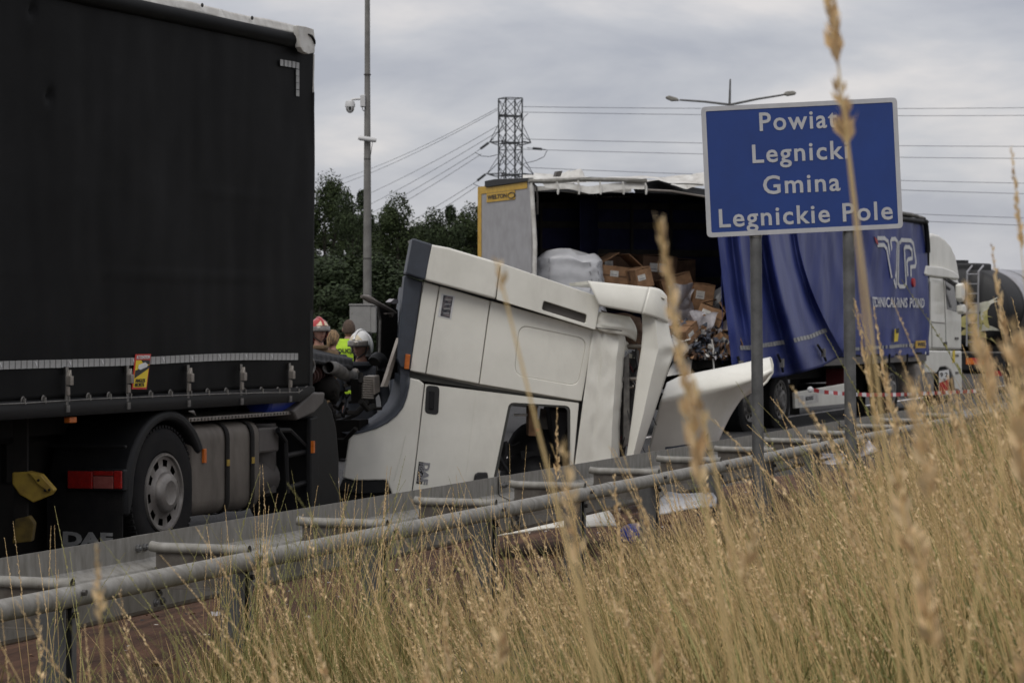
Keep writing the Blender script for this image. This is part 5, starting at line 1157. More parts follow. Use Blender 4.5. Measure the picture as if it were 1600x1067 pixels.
# ================================================================ BARRIER TAPE
pts = [((1266, 608.5), 47.0), ((1288, 612.5), 47.4), ((1325, 615.5), 48.2), ((1360, 616.8), 49), ((1400, 616.5), 50), ((1440, 615), 51), ((1480, 613), 52), ((1532, 610.5), 53.4)]
W3 = [at_depth(a[0], a[1], y) for a, y in pts]; dense = []
for i in range(len(W3) - 1):
    for k in range(8): dense.append(W3[i].lerp(W3[i + 1], k / 8))
mb = MB(); acc = 0
for i in range(len(dense) - 1):
    a, b = dense[i], dense[i + 1]; n_ = max(1, int((b - a).length / .05))
    for k in range(n_):
        p, q_ = a.lerp(b, k / n_), a.lerp(b, (k + 1) / n_); acc += (q_ - p).length; tw = .012 * math.sin(acc * 5)
        mb.add([p + Vector((0, tw, -.032)), q_ + Vector((0, tw, -.032)), q_ + Vector((0, -tw, .032)), p + Vector((0, -tw, .032))], [(0, 1, 2, 3)], int(acc / .17) % 2)
bt_ = thing('barrier_tape', 'red and white striped barrier tape stretched in front of the blue trailer', 'barrier tape', Frame(W3[0].x, W3[0].y, 0))
obj('tape_band', mb, [M['white'], M['redpaint']], WORLD, bt_)
e_ = W3[-1]; obj('stake', MB().tube([(e_.x, e_.y, -.2), (e_.x, e_.y, e_.z + .1)], .02, 6), M['steelgrey'], WORLD, bt_)
obj('knot', MB().ball(W3[0], (.05, .03, .05), 8, 6), M['white'], WORLD, bt_)

# ================================================================ PEOPLE
def head_mb(sc, hair=None, hel=False):
    mb = MB(); nu, nv = 28, 22; vs = []; mi = []
    for j in range(nv + 1):
        ph = math.pi * j / nv
        for i in range(nu):
            t_ = 2 * math.pi * i / nu; x = .076 * math.sin(ph) * math.cos(t_); y = .096 * math.sin(ph) * math.sin(t_); z = .118 * math.cos(ph)
            if z < 0: x *= 1 + z * 2.6; y = y * (1 + z * 1.2) - (.012 if y < 0 else 0) * (-z / .118)
            if y < 0:
                y -= .026 * math.exp(-(x / .012) ** 2 - ((z + .018) / .022) ** 2) + .010 * math.exp(-(x / .02) ** 2 - ((z + .062) / .012) ** 2)
                y += .012 * (math.exp(-((abs(x) - .031) / .014) ** 2 - ((z - .012) / .013) ** 2)); y -= .006 * math.exp(-((z - .034) / .01) ** 2) * (abs(x) < .055)
            vs.append((x * sc, y * sc, z * sc))
    fs = [(j * nu + i, j * nu + (i + 1) % nu, (j + 1) * nu + (i + 1) % nu, (j + 1) * nu + i) for j in range(nv) for i in range(nu)]
    mb.add(vs, fs, 0)
    for s in (-1, 1):
        mb.ball((s * .031 * sc, -.078 * sc, .012 * sc), (.013 * sc, .009 * sc, .006 * sc), 8, 6, 3); mb.ball((s * .031 * sc, -.086 * sc, .012 * sc), .0052 * sc, 6, 5, 4)
        mb.ball((s * .078 * sc, .008 * sc, -.005 * sc), (.010 * sc, .018 * sc, .030 * sc), 8, 6, 0)
        mb.box((s * .031 * sc - .016 * sc, -.094 * sc, .032 * sc), (s * .031 * sc + .016 * sc, -.084 * sc, .037 * sc), 4)
    mb.box((-.022 * sc, -.1 * sc, -.060 * sc), (.022 * sc, -.09 * sc, -.054 * sc), 5)
    return mb
M['eyewhite'] = mat('eye_white', (0.55, 0.53, 0.5), None, rough=.3); M['lips'] = mat('lips', (0.24, 0.09, 0.075), None, rough=.5); M['boots'] = mat('black_boots', (0.012, 0.012, 0.012), None, rough=.5)
def person(label, px, py_top, Y, H, rz, cloth, trouser, head_rz=0, lean=0, head_tilt=0):
    w_ = at_depth(px, py_top, Y); fr = Frame(w_.x, Y, rz)
    root = thing('person', label, 'person', fr, None); k = H / 1.8
    J = {'pel': (0, 0, .95), 'sp': (0, 0, 1.12), 'ch': (0, -.0, 1.32), 'nb': (0, .01, 1.46), 'nk': (0, .0, 1.54), 'hd': (0, -.005, 1.60)}
    Rr = {'pel': (.15, .11), 'sp': (.145, .105), 'ch': (.17, .125), 'nb': (.09, .08), 'nk': (.06, .06), 'hd': (.055, .055)}
    E_ = [('pel', 'sp'), ('sp', 'ch'), ('ch', 'nb'), ('nb', 'nk'), ('nk', 'hd')]
    for s, q_ in ((-1, 'l'), (1, 'r')):
        for n_, p, r_ in (('sh', (.19, .01, 1.41), .085), ('el', (.25, .03, 1.12), .058), ('wr', (.255, -.07, .88), .036), ('pm', (.255, -.09, .82), .034), ('hp', (.095, 0, .90), .105), ('kn', (.11, -.01, .50), .07), ('an', (.115, .02, .10), .05), ('hl', (.115, .03, .05), .045), ('to', (.125, -.15, .04), .04)):
            J[n_ + q_] = (s * p[0], p[1], p[2]); Rr[n_ + q_] = (r_, r_)
        E_ += [('ch', 'sh' + q_), ('sh' + q_, 'el' + q_), ('el' + q_, 'wr' + q_), ('wr' + q_, 'pm' + q_), ('pel', 'hp' + q_), ('hp' + q_, 'kn' + q_), ('kn' + q_, 'an' + q_), ('an' + q_, 'hl' + q_), ('hl' + q_, 'to' + q_)]
        for f_, (oy, ln) in enumerate(((-.03, .072), (-.012, .082), (.008, .078), (.026, .062))):
            a, b = 'f%d%s' % (f_, q_), 'g%d%s' % (f_, q_)
            J[a] = (s * .256, -.09 + oy, .79 - ln * .5); J[b] = (s * .245, -.095 + oy, .79 - ln); Rr[a] = Rr[b] = (.0095, .0095); E_ += [('pm' + q_, a), (a, b)]
        J['t' + q_] = (s * .235, -.125, .80); J['u' + q_] = (s * .228, -.135, .765); Rr['t' + q_] = Rr['u' + q_] = (.011, .011); E_ += [('wr' + q_, 't' + q_), ('t' + q_, 'u' + q_)]
    names = list(J); me = bpy.data.meshes.new('body')
    P_ = [Vector((J[n_][0], J[n_][1] - lean * max(0, J[n_][2] - .95), J[n_][2])) * k for n_ in names]
    me.from_pydata(P_, [(names.index(a), names.index(b)) for a, b in E_], [])
    o = bpy.data.objects.new('body', me); COL.objects.link(o); o.modifiers.new('s', 'SKIN'); sv_ = me.skin_vertices[0].data
    for i, n_ in enumerate(names): sv_[i].radius = (Rr[n_][0] * k, Rr[n_][1] * k); sv_[i].use_root = (i == 0)
    md = o.modifiers.new('ss', 'SUBSURF'); md.levels = 2; md.render_levels = 2
    ev = bpy.data.meshes.new_from_object(o.evaluated_get(bpy.context.evaluated_depsgraph_get())); bpy.data.objects.remove(o)
    mb = MB(); mb.add([v.co.copy() for v in ev.vertices], [tuple(p.vertices) for p in ev.polygons]); mb.mi = []
    for p in ev.polygons:
        c_ = p.center / k
        mb.mi.append(0 if c_.z > 1.515 or (abs(c_.x) > .2 and c_.z < .875 and c_.z > .66) else (6 if c_.z < .16 else (1 if c_.z > .92 or abs(c_.x) > .2 else 2)))
    hm = head_mb(k * 1.0); MH = Matrix.Translation(Vector((0, -.012 - lean * .72, 1.675)) * k) @ Matrix.Rotation(R(head_rz), 4, 'Z') @ Matrix.Rotation(R(head_tilt), 4, 'X')
    mb.v += [tuple(MH @ Vector(v)) for v in hm.v]; off = len(ev.vertices); mb.f += [tuple(i + off for i in f) for f in hm.f]; mb.mi += hm.mi
    b = obj('body', mb, [M['skin'], cloth, trouser, M['eyewhite'], M['ink'], M['lips'], M['boots']], fr, root, smooth='all')
    HFm = Frame(0, 0); HFm.M = fr.M @ MH; HFm.I = HFm.M.inverted()
    return root, b, fr, HFm, k
def cap_mb(r, z_cut_f, z_cut_b, n=32, m_=12):
    """dome covering the skull: lower edge at z_cut_f in front and z_cut_b behind"""
    mb = MB()
    def fn(u, v):
        t_ = 2 * math.pi * u; back = .5 + .5 * math.sin(t_); cut = z_cut_f + (z_cut_b - z_cut_f) * smooth(.25, .8, back)
        top = r[2]; ph0 = 0; phc = math.acos(max(-.98, min(.98, cut / top))); ph = v * phc
        return (r[0] * math.sin(ph) * math.cos(t_), r[1] * math.sin(ph) * math.sin(t_), top * math.cos(ph))
    return mb.sheet(fn, n, m_)
def helmet(root, HFm, m, k):
    h = obj('helmet', cap_mb((.118 * k, .150 * k, .165 * k), .045 * k, -.105 * k), m, HFm, root, smooth='all', solid=.012)
    obj('crest', MB().tube([(0, -.155 * k * math.cos(a) , .172 * k * math.sin(a) + .002) for a in [R(d_) for d_ in range(25, 150, 10)]], .016, 8), m, HFm, h, smooth=True)
    def vis(u, v):
        a = R(-90 - 72 + 144 * u); r_ = .155 * k; return (.126 * k * math.cos(a), (.158 + .01 * v) * k * math.sin(a), (.066 - .062 * v) * k)
    obj('visor', MB().sheet(vis, 18, 3), M['visor'], HFm, h, smooth='all', solid=.004)
    def em(x, z): 
        q_ = max(.05, 1 - (x / (.118 * k)) ** 2 - (z / (.165 * k)) ** 2); return (x, -.152 * k * math.sqrt(q_) - .008, z)
    mb = MB(); rows = [(.072, .078), (.098, .056), (.122, .028), (.142, .006)]; vs = []
    for z, w2 in rows: vs += [em(-w2 * k, z * k), em(-w2 * .5 * k, z * k), em(0, z * k), em(w2 * .5 * k, z * k), em(w2 * k, z * k)]
    mb.add(vs, [(r_ * 5 + i, r_ * 5 + i + 1, (r_ + 1) * 5 + i + 1, (r_ + 1) * 5 + i) for r_ in range(3) for i in range(4)])
    obj('front_emblem', mb, M['emblem'], HFm, h, solid=.006)
    obj('neck_guard', MB().sheet(lambda u, v: (.112 * k * math.cos(R(10 + 160 * u)), (.125 + .02 * v) * k * math.sin(R(10 + 160 * u)) + .01, (-.06 - .11 * v) * k), 16, 4), M['ink'], HFm, h, smooth='all', solid=.006)
    obj('chin_strap', MB().tube([(s * .09 * k, -.01 * k, .03 * k) for s in (-1,)] + [(-.078 * k, -.04 * k, -.06 * k), (0, -.07 * k, -.122 * k), (.078 * k, -.04 * k, -.06 * k), (.09 * k, -.01 * k, .03 * k)], .007, 6), M['ink'], HFm, h, smooth=True)
def top_for(Y, py): return CH + (HZ - py) / F * Y
# firefighter in the red helmet
Y = 33.5; H = (top_for(Y, 497) / 1.845) * 1.8
rt, b, fr, hf, k = person('firefighter in a red helmet and khaki jacket standing by the black trailer', 498, 496, Y, H, 12, M['khaki'], M['khaki'], head_rz=16, head_tilt=-4)
helmet(rt, hf, M['redhelmet'], k); obj('collar', MB().tube([(.085 * math.cos(a * .45), -.005 + .085 * math.sin(a * .45), 1.50 * k) for a in range(15)], .028, 8), M['khaki'], fr, rt, smooth=True)
# firefighter in the white helmet
Y = 28; H = (top_for(Y, 516.5) / 1.845) * 1.8
rt, b, fr, hf, k = person('firefighter in a white helmet and dark uniform looking down at the wreck', 566, 516, Y, H, -6, M['navy'], M['navy'], head_rz=-22, head_tilt=1, lean=.12)
helmet(rt, hf, M['whitehelmet'], k)
obj('collar', MB().tube([(.09 * math.cos(a * .45), -.075 + .085 * math.sin(a * .45), 1.49 * k) for a in range(15)], .03, 8), M['navy'], fr, rt, smooth=True)
bx = .085; obj('sleeve_badge', MB().plate([(bx, -.190, 1.20), (bx + .075, -.186, 1.20), (bx + .07, -.186, 1.10), (bx + .038, -.19, 1.085), (bx + .006, -.19, 1.10)], (0, .02, 0)), mat('woven_badge', (0.45, 0.30, 0.04), (0.04, 0.09, 0.25), 30, .7), fr, rt)
for z, x0_, x1_ in ((1.085, -.15, -.04), (1.32, .17, .245)): obj('reflective_stripe', MB().box((x0_, -.20 if x0_ < 0 else -.10, z), (x1_, -.165 if x0_ < 0 else .0, z + .035)), M['hivis'], fr, rt, bevel=.006)
# policeman seen from behind
Y = 37.5; H = (top_for(Y, 500) / 1.795) * 1.8
rt, b, fr, hf, k = person('policeman with short hair seen from behind in a yellow high visibility vest', 545, 500, Y, H, 186, M['navy'], M['navy'], head_rz=5)
obj('hair', cap_mb((.083 * k, .104 * k, .125 * k), .055 * k, -.06 * k), M['hair'], hf, rt, smooth='all', solid=.004)
def vest(u, v):
    a = 2 * math.pi * u; z = 1.0 + .55 * v; w_ = .215 - .10 * smooth(.72, 1, v); d_ = .165 - .06 * smooth(.75, 1, v); return ((w_ + .006 * math.sin(a * 5 + v * 4)) * math.cos(a) * k, (d_ + .004 * math.sin(a * 7)) * math.sin(a) * k, z * k)
ve = obj('vest', MB().sheet(vest, 40, 16), M['hivis'], fr, rt, smooth='all', solid=.01)
VF = Frame(0, 0); VF.M = fr.M @ Matrix.Translation((0, .172 * k, 0)) @ Matrix.Rotation(R(180), 4, 'Z'); VF.I = VF.M.inverted()
tx = text('lettering', 'POLICJA', M['ink'], VF, ve, -.19, .085, 1.36, 1.43, -.012, bold=.03)
for v_ in tx.data.vertices: v_.co.y += .172 * k - .165 * k * math.sqrt(max(.05, 1 - (v_.co.x / (.215 * k)) ** 2))
for z in (1.08,): obj('reflective_band', MB().box((-.18, -.012, z), (.18, -.004, z + .04)), M['tape'], VF, ve)
# woman with tied blonde hair
Y = 36.5; H = (top_for(Y, 516) / 1.80) * 1.8
rt, b, fr, hf, k = person('woman with tied blonde hair and dark jacket turned away beside the policeman', 519, 516, Y, H, 150, M['navy'], M['navy'], head_rz=0, head_tilt=3)
hr = obj('hair', cap_mb((.090 * k, .112 * k, .132 * k), .05 * k, -.085 * k), M['blond'], hf, rt, smooth='all', solid=.006)
obj('ponytail', MB().tube([(.0, .10 * k, -.045 * k), (.0, .135 * k, -.06 * k), (.015 * k, .145 * k, -.11 * k), (.02 * k, .13 * k, -.17 * k)], [.03, .044, .04, .014], 10), M['blond'], hf, hr, smooth=True)
obj('collar', MB().tube([(.085 * math.cos(a * .45), -.0 + .085 * math.sin(a * .45), 1.49 * k) for a in range(15)], .028, 8), M['navy'], fr, rt, smooth=True)

# ================================================================ MAST WITH CAMERA AND CABINET
c = at_depth(574, 470, 52); MF = Frame(c.x, 52, 0)
ms = thing('camera_mast', 'tall grey concrete mast carrying a dome camera and a grey cabinet', 'mast', MF)
obj('mast_pole', MB().tube([(0, 0, -.1), (0, 0, 3), (0, 0, 6.2), (0, 0, 9.5)], [.082, .076, .052, .042], 12), M['concrete'], MF, ms, smooth=True)
for py in (404, 249, 117): z = MF.at(574, py).z; obj('mast_band', MB().tube([(0, 0, z - .01), (0, 0, z + .01)], .080 if py > 300 else .066, 12), M['bolt'], MF, ms)
a, b = MF.xz(547, 520, -.2), MF.xz(581, 478, -.2)
cbx = obj('cabinet', MB().box((a[0], -.34, a[1]), (MF.xz(588, 500, -.2)[0], -.09, b[1])), M['cabinet'], MF, ms, bevel=.01)
obj('cabinet_lid', MB().box((a[0] - .012, -.36, b[1] + .002), (MF.xz(589, 500, -.2)[0], -.08, b[1] + .035)), M['cabinet'], MF, cbx, bevel=.008)
obj('cabinet_door', MB().box((a[0] + .012, -.352, a[1] + .015), (MF.xz(579.5, 500, -.2)[0], -.342, b[1] - .012)), M['cabinet'], MF, cbx, bevel=.003)
z_ = MF.xz(551, 489)[1]; obj('door_lock', MB().ball((a[0] + .04, -.354, z_), .012, 8, 6), M['alu'], MF, cbx)
obj('conduit', MB().tube([(.06, -.14, 0), (.06, -.14, a[1])], .018, 8), M['steelgrey'], MF, ms)
a, b = MF.xz(565, 173), MF.xz(571, 149); obj('junction_box', MB().box((a[0] - .02, -.1, a[1] + .06), (b[0], .04, b[1])), M['cctv'], MF, ms, bevel=.012)
ar = obj('camera_arm', MB().tube(MF.pts([(568, 155), (556, 155), (550, 156), (547.5, 159)], -.03), .022, 8), M['cctv'], MF, ms, smooth=True)
c1 = MF.at(547, 166, -.03)
dc = obj('dome_camera', MB().tube([c1 + Vector((0, 0, .10)), c1 + Vector((0, 0, .085)), c1 + Vector((0, 0, .03)), c1 + Vector((0, 0, -.015))], [.04, .075, .092, .092], 16), M['cctv'], MF, ms, smooth=True)
obj('camera_eye', MB().ball(c1 + Vector((0, 0, -.03)), (.078, .078, .10), 16, 10), M['cctv'], MF, dc, smooth=True)
obj('lens', MB().ball(c1 + Vector((.0, -.066, -.045)), (.028, .02, .032), 10, 8), M['ink'], MF, dc, smooth=True)
for s in (-1, 1): obj('infrared_lamp', MB().ball(c1 + Vector((s * .05, -.045, -.045)), (.018, .018, .05), 8, 6), M['visor'], MF, dc, smooth=True)
obj('cable', MB().tube(MF.pts([(566, 166), (566.5, 172), (569, 174)], -.1), .008, 5).tube(MF.pts([(582, 223), (580, 236), (578, 249)], -.05), .006, 5), M['ink'], MF, ms)
sn = obj('tube_sensor', MB().tube(MF.pts([(560, 215.5), (563, 216), (584, 219), (588, 219.5)], -.11), [.035, .045, .045, .035], 12), M['cctv'], MF, ms, smooth=True)

# ================================================================ STREET LAMP, PYLON, POWER LINES
c = at_depth(1140, 163, 107); LFm = Frame(c.x, 107, 0)
lp = thing('street_lamp', 'twin-armed street lamp on a slim mast rising behind the blue sign', 'street lamp', LFm)
obj('lamp_mast', MB().tube([(0, 0, 0), (0, 0, c.z), LFm.at(1141, 124)], [.10, .05, .03], 10), M['zincdark'], LFm, lp, smooth=True)
for tip, hd in (((1062, 156.5), [(1040, 151), (1046, 149.5), (1058, 153), (1062, 157.5), (1050, 158), (1041, 154)]), ((1224, 148.5), [(1245, 145), (1240, 142), (1228, 143), (1223, 148), (1232, 150), (1243, 148)])):
    obj('lamp_arm', MB().tube(LFm.pts([(1141, 164), ((1141 + tip[0]) / 2, (164 + tip[1]) / 2 - 1), tip]), [.045, .04, .035], 8), M['zincdark'], LFm, lp, smooth=True)
    h_ = obj('lamp_head', MB().plate(LFm.pts(hd, -.15), (0, .3, 0)), M['zinc'], LFm, lp, bevel=.05, seg=3)
PYY = 300; c = at_depth(797.5, 280, PYY); PF = Frame(c.x, PYY, 24)
py_ = thing('power_pylon', 'dark lattice power pylon rising behind the burst blue trailer', 'pylon', PF)
zt = at_depth(797, 154, PYY).z; hw_ = .93
mb = MB(); cn = [(-hw_, -hw_), (hw_, -hw_), (hw_, hw_), (-hw_, hw_)]
for x, y in cn: mb.tube([(x * 1.9, y * 1.9, 0), (x, y, 9), (x, y, zt)], .085, 4)
obj('legs', mb, M['pylon'], PF, py_)
mb = MB(); z = 9.0; i = 0
while z < zt - .3:
    z2 = min(zt, z + 1.75)
    for q_ in range(4):
        a, b = cn[q_], cn[(q_ + 1) % 4]
        mb.tube([(*a, z), (*b, z2)], .042, 4); mb.tube([(*b, z), (*a, z2)], .042, 4)
        if i % 2 == 0: mb.tube([(*a, z), (*b, z)], .038, 4)
    z = z2; i += 1
for q_ in range(4): mb.tube([(*cn[q_], zt), (*cn[(q_ + 1) % 4], zt)], .06, 4)
for q_ in range(4):
    for zz in (0.0, 3.0, 6.0):
        s0, s1 = 1.9 - .1 * zz, 1.9 - .1 * (zz + 3); a, b = cn[q_], cn[(q_ + 1) % 4]; mb.tube([(a[0] * s0, a[1] * s0, zz), (b[0] * s1, b[1] * s1, zz + 3)], .05, 4); mb.tube([(b[0] * s0, b[1] * s0, zz), (a[0] * s1, a[1] * s1, zz + 3)], .05, 4)
obj('bracing', mb, M['pylon'], PF, py_)
ATT = {}
for nm, py0, wd in (('top', 180, .98), ('middle', 222, 2.25), ('lower', 272, 2.55)):
    zc = at_depth(797, py0, PYY).z; mb = MB(); h_ = 1.0
    # crossarm runs from lower right (near) to upper left (far)
    for s in (-1, 1):
        tip = Vector((s * wd, s * -.25, zc - .05)); ATT[(nm, s)] = PF.M @ tip
        for yy in (-hw_, hw_):
            mb.tube([(s * hw_ * .98, yy, zc + .05), tip], .055, 4); mb.tube([(s * hw_, yy, zc - .35), tip], .05, 4); mb.tube([(s * hw_, yy, zc + 1.9), tip], .04, 4) if nm != 'top' else None
    for yy in (-hw_, -.3, .3, hw_): mb.tube([(-hw_, yy, zc - .15), (hw_, yy, zc - .15 + .05)], .07, 4)
    for q_ in range(9): mb.tube([(-hw_ + q_ * .23, -hw_, zc - .3), (-hw_ + (q_ + 1) % 9 * .23, hw_, zc + .1)], .04, 4)
    obj('crossarm', mb, M['pylon'], PF, py_)
for pts_ in ([(772, 217), (757, 228), (745, 237)], [(823, 231), (840, 232), (853, 234)], [(767, 266), (753, 277), (740, 287)]):
    A_, B_, C_ = [at_depth(a, b, PYY - 2) for a, b in pts_]
    obj('insulator', MB().tube([A_, A_.lerp(C_, .3), A_.lerp(C_, .32), A_.lerp(C_, .78), A_.lerp(C_, .8), C_], [.03, .03, .13, .13, .03, .03], 8), M['pylon'], WORLD, py_)
for pts_ in ([(742, 238), (752, 244), (765, 245), (781, 241)], [(855, 235), (850, 245), (838, 251), (818, 256)], [(740, 288), (750, 292), (770, 293)], [(825, 178), (819, 183), (817, 190)]):
    obj('jumper_cable', MB().tube([at_depth(a, b, PYY - 2) for a, b in pts_], .035, 5), M['pylon'], WORLD, py_)
n_wire = 0
def wire(a, b, Ya, Yb, sag, label):
    A_, B_ = at_depth(*a, Ya), at_depth(*b, Yb); pts_ = [A_.lerp(B_, t_ / 24) - Vector((0, 0, sag * 4 * (t_ / 24) * (1 - t_ / 24))) for t_ in range(25)]
    o = obj('power_line', MB().tube(pts_, .028, 5), M['wire'], WORLD, origin=A_); tag(o, label, 'power line', 'power lines strung from the pylon')
ords = ['topmost', 'second', 'third', 'fourth', 'fifth', 'sixth', 'seventh', 'lowest']
for i, (ya, yb) in enumerate(((167, 158), (175.5, 171), (217.5, 221), (233.5, 240.5), (262, 282), (272, 300), (305, 339), (312, 352))):
    wire((816 if i < 4 else 822, ya), (2300, yb + (yb - ya) * .5), PYY, PYY + 10, .6, '%s of the eight thin power lines running right of the pylon' % ords[i])
for i, (a, b, nm) in enumerate((((780, 168), (500, 290), 'topmost'), ((780, 171), (490, 302), 'second'), ((776, 198), (470, 345), 'third'), ((778, 206), (460, 372), 'fourth'), ((744, 238), (450, 392), 'fifth'), ((752, 241), (460, 402), 'sixth'), ((740, 287), (440, 446), 'lowest but one'), ((744, 292), (450, 460), 'lowest'))):
    wire(a, b, PYY, 470, .8, '%s of the power lines descending left from the pylon to the trees' % nm)

# ================================================================ TREES
M['leafA'] = mat('dark_leaves', (0.032, 0.046, 0.014), (0.013, 0.020, 0.007), .9, 0.75, spec=.25); M['leafB'] = mat('mid_leaves', (0.040, 0.056, 0.024), (0.020, 0.030, 0.013), 1.1, 0.75, spec=.25)
def tree_meshes(seed, Ht, wd, m, low):
    r_ = random.Random(seed); lobes = []
    for i in range(26):
        a = r_.uniform(0, 6.28); z = r_.uniform(low, .92); rad = wd * (1 - .55 * abs(z - .5) * 2 * (z > .5)) * r_.uniform(.25, .75)
        lobes.append((Vector((math.cos(a) * rad, math.sin(a) * rad, z * Ht)), r_.uniform(.075, .19) * Ht * (1.15 - .5 * z)))
    mb = MB(); 
    for i in range(19000):
        c_, q_ = lobes[r_.randrange(len(lobes))]; d_ = Vector((r_.gauss(0, 1), r_.gauss(0, 1), r_.gauss(0, 1))).normalized(); s = r_.uniform(.035, .10)
        p = c_ + d_ * q_ * (1 - abs(r_.gauss(0, .22))) * (1 + .25 * mnoise.noise(d_ * 2.3 + c_)); p.z = max(.1, p.z)
        a = Vector((r_.uniform(-1, 1), r_.uniform(-1, 1), r_.uniform(-.6, .6))).normalized() * s; b = a.cross(d_ + Vector((.3, .2, r_.uniform(-.4, .8)))).normalized() * s * .55
        mb.add([p - a, p + b - a * .1, p + a, p - b + a * .1], [(0, 1, 2, 3)])
    tb = MB(); tb.tube([(0, 0, -.1), (.05, 0, Ht * .2), (-.04, .04, Ht * .45), (.0, 0, Ht * .8)], [.17, .13, .09, .03], 8)
    for c_, q_ in lobes[:9]: tb.tube([(0, 0, max(.3, c_.z * .5)), c_ * .55 + Vector((0, 0, c_.z * .22)), c_], [.06, .035, .012], 5)
    return mb, tb
for nm_ in ('leafA', 'leafB'):
    t__ = M[nm_].node_tree; b__ = t__.nodes['Principled BSDF']; src_ = b__.inputs['Base Color'].links[0].from_socket
    g__ = t__.nodes.new('ShaderNodeNewGeometry'); h__ = t__.nodes.new('ShaderNodeHueSaturation'); mr_ = t__.nodes.new('ShaderNodeMapRange'); mr_.inputs['To Min'].default_value = .55; mr_.inputs['To Max'].default_value = 1.75
    t__.links.new(g__.outputs['Random Per Island'], mr_.inputs['Value']); t__.links.new(mr_.outputs[0], h__.inputs['Value']); t__.links.new(src_, h__.inputs['Color']); t__.links.new(h__.outputs[0], b__.inputs['Base Color'])
PROT = {}
def tree(px, top, Y, kind, label, scale=1.0, cat='tree', grp='trees behind the accident'):
    w_ = at_depth(px, top, Y); fr = Frame(w_.x, Y, rnd.uniform(0, 360)); Ht = w_.z
    o = thing('tree' if cat == 'tree' else 'shrub', label, cat, fr, grp)
    if kind not in PROT:
        mb, tb = tree_meshes(kind * 7 + 3, 7.0, 2.5, M['leafA'], .12 if kind < 3 else .05)
        cr = obj('crown', mb, M['leafA'] if kind % 2 == 0 else M['leafB'], fr, o); tk_ = obj('trunk', tb, M['bark'], fr, o, smooth=True); PROT[kind] = (cr, tk_)
        S = Matrix.Diagonal((Ht / 7.0 * scale, Ht / 7.0 * scale, Ht / 7.0, 1))
        cr.matrix_local = S; tk_.matrix_local = S
    else:
        S = Matrix.Diagonal((Ht / 7.0 * scale, Ht / 7.0 * scale, Ht / 7.0, 1))
        for q_ in PROT[kind]: share(q_, fr.M @ S, o)
for a in ((508, 274, 112, 0, 'tall dark tree rising at the edge of the black trailer', .62), (552, 281, 110, 1, 'dark tree standing just left of the camera mast', .55), (455, 268, 118, 2, 'dark tree mostly hidden behind the black trailer', 1), (622, 311, 104, 2, 'loose-crowned tree standing right of the camera mast', .72),
          (592, 336, 120, 0, 'lower tree directly behind the camera mast', .9), (694, 306, 108, 1, 'tree with a narrow raised top left of the blue trailer', .62), (662, 345, 118, 0, 'low tree between the two raised crowns right of the mast', 1), (742, 326, 112, 2, 'tree touching the grey rear door of the blue trailer', .8), (790, 345, 122, 1, 'tree mostly hidden behind the blue trailer', 1), (530, 345, 126, 2, 'low broad tree filling the gap beside the black trailer', 1.5), (610, 350, 127, 1, 'low broad tree filling the gap right of the camera mast', 1.5), (700, 352, 126, 2, 'low broad tree in the gap behind the tipped cab', 1.5), (410, 290, 112, 1, 'tree wholly behind the black trailer curtain', 1)):
    tree(*a)
for a in ((500, 400, 88, 3, 'dark shrub behind the firefighters', 1.6), (560, 392, 90, 4, 'dark shrub at the foot of the camera mast', 1.6), (620, 398, 86, 3, 'dark shrub right of the camera mast', 1.7), (680, 390, 90, 4, 'dark shrub behind the tipped white cab', 1.7), (740, 395, 88, 3, 'dark shrub beside the grey trailer door', 1.6)):
    tree(a[0], a[1], a[2], a[3], a[4], a[5], cat='shrub', grp='shrubs under the trees')

# ================================================================ GRASS
def gmat(name, c1, c2, c3):
    m = bpy.data.materials.new(name); m.use_nodes = True; t = m.node_tree; b = t.nodes['Principled BSDF']; b.inputs['Roughness'].default_value = .7; b.inputs['Specular IOR Level'].default_value = .3
    oi = t.nodes.new('ShaderNodeObjectInfo'); g = t.nodes.new('ShaderNodeNewGeometry'); r = t.nodes.new('ShaderNodeValToRGB'); a = t.nodes.new('ShaderNodeMath'); a.operation = 'ADD'; f = t.nodes.new('ShaderNodeMath'); f.operation = 'FRACT'
    t.links.new(oi.outputs['Random'], a.inputs[0]); t.links.new(g.outputs['Random Per Island'], a.inputs[1]); t.links.new(a.outputs[0], f.inputs[0]); t.links.new(f.outputs[0], r.inputs[0])
    r.color_ramp.elements[0].color = (*c1, 1); r.color_ramp.elements[1].color = (*c3, 1); e = r.color_ramp.elements.new(.5); e.color = (*c2, 1)
    t.links.new(r.outputs[0], b.inputs['Base Color']); b.inputs['Subsurface Weight'].default_value = 0
    tr_ = t.nodes.new('ShaderNodeBsdfTranslucent'); t.links.new(r.outputs[0], tr_.inputs[0]); mx_ = t.nodes.new('ShaderNodeMixShader'); mx_.inputs[0].default_value = .12
    t.links.new(b.outputs[0], mx_.inputs[1]); t.links.new(tr_.outputs[0], mx_.inputs[2]); t.links.new(mx_.outputs[0], t.nodes['Material Output'].inputs[0]); return m
M['straw'] = gmat('dry_straw', (0.60, 0.42, 0.185), (0.80, 0.60, 0.29), (0.36, 0.24, 0.10))
M['heads'] = gmat('dry_seed_heads', (0.68, 0.48, 0.25), (0.86, 0.66, 0.39), (0.42, 0.265, 0.13))
M['blades'] = gmat('green_grass_blades', (0.16, 0.165, 0.048), (0.32, 0.265, 0.095), (0.09, 0.11, 0.032))
M['strawgreen'] = gmat('half_green_straw', (0.29, 0.285, 0.105), (0.38, 0.335, 0.135), (0.21, 0.225, 0.075))
M['deadblades'] = gmat('dead_grass_blades', (0.38, 0.265, 0.11), (0.52, 0.385, 0.175), (0.20, 0.135, 0.055))
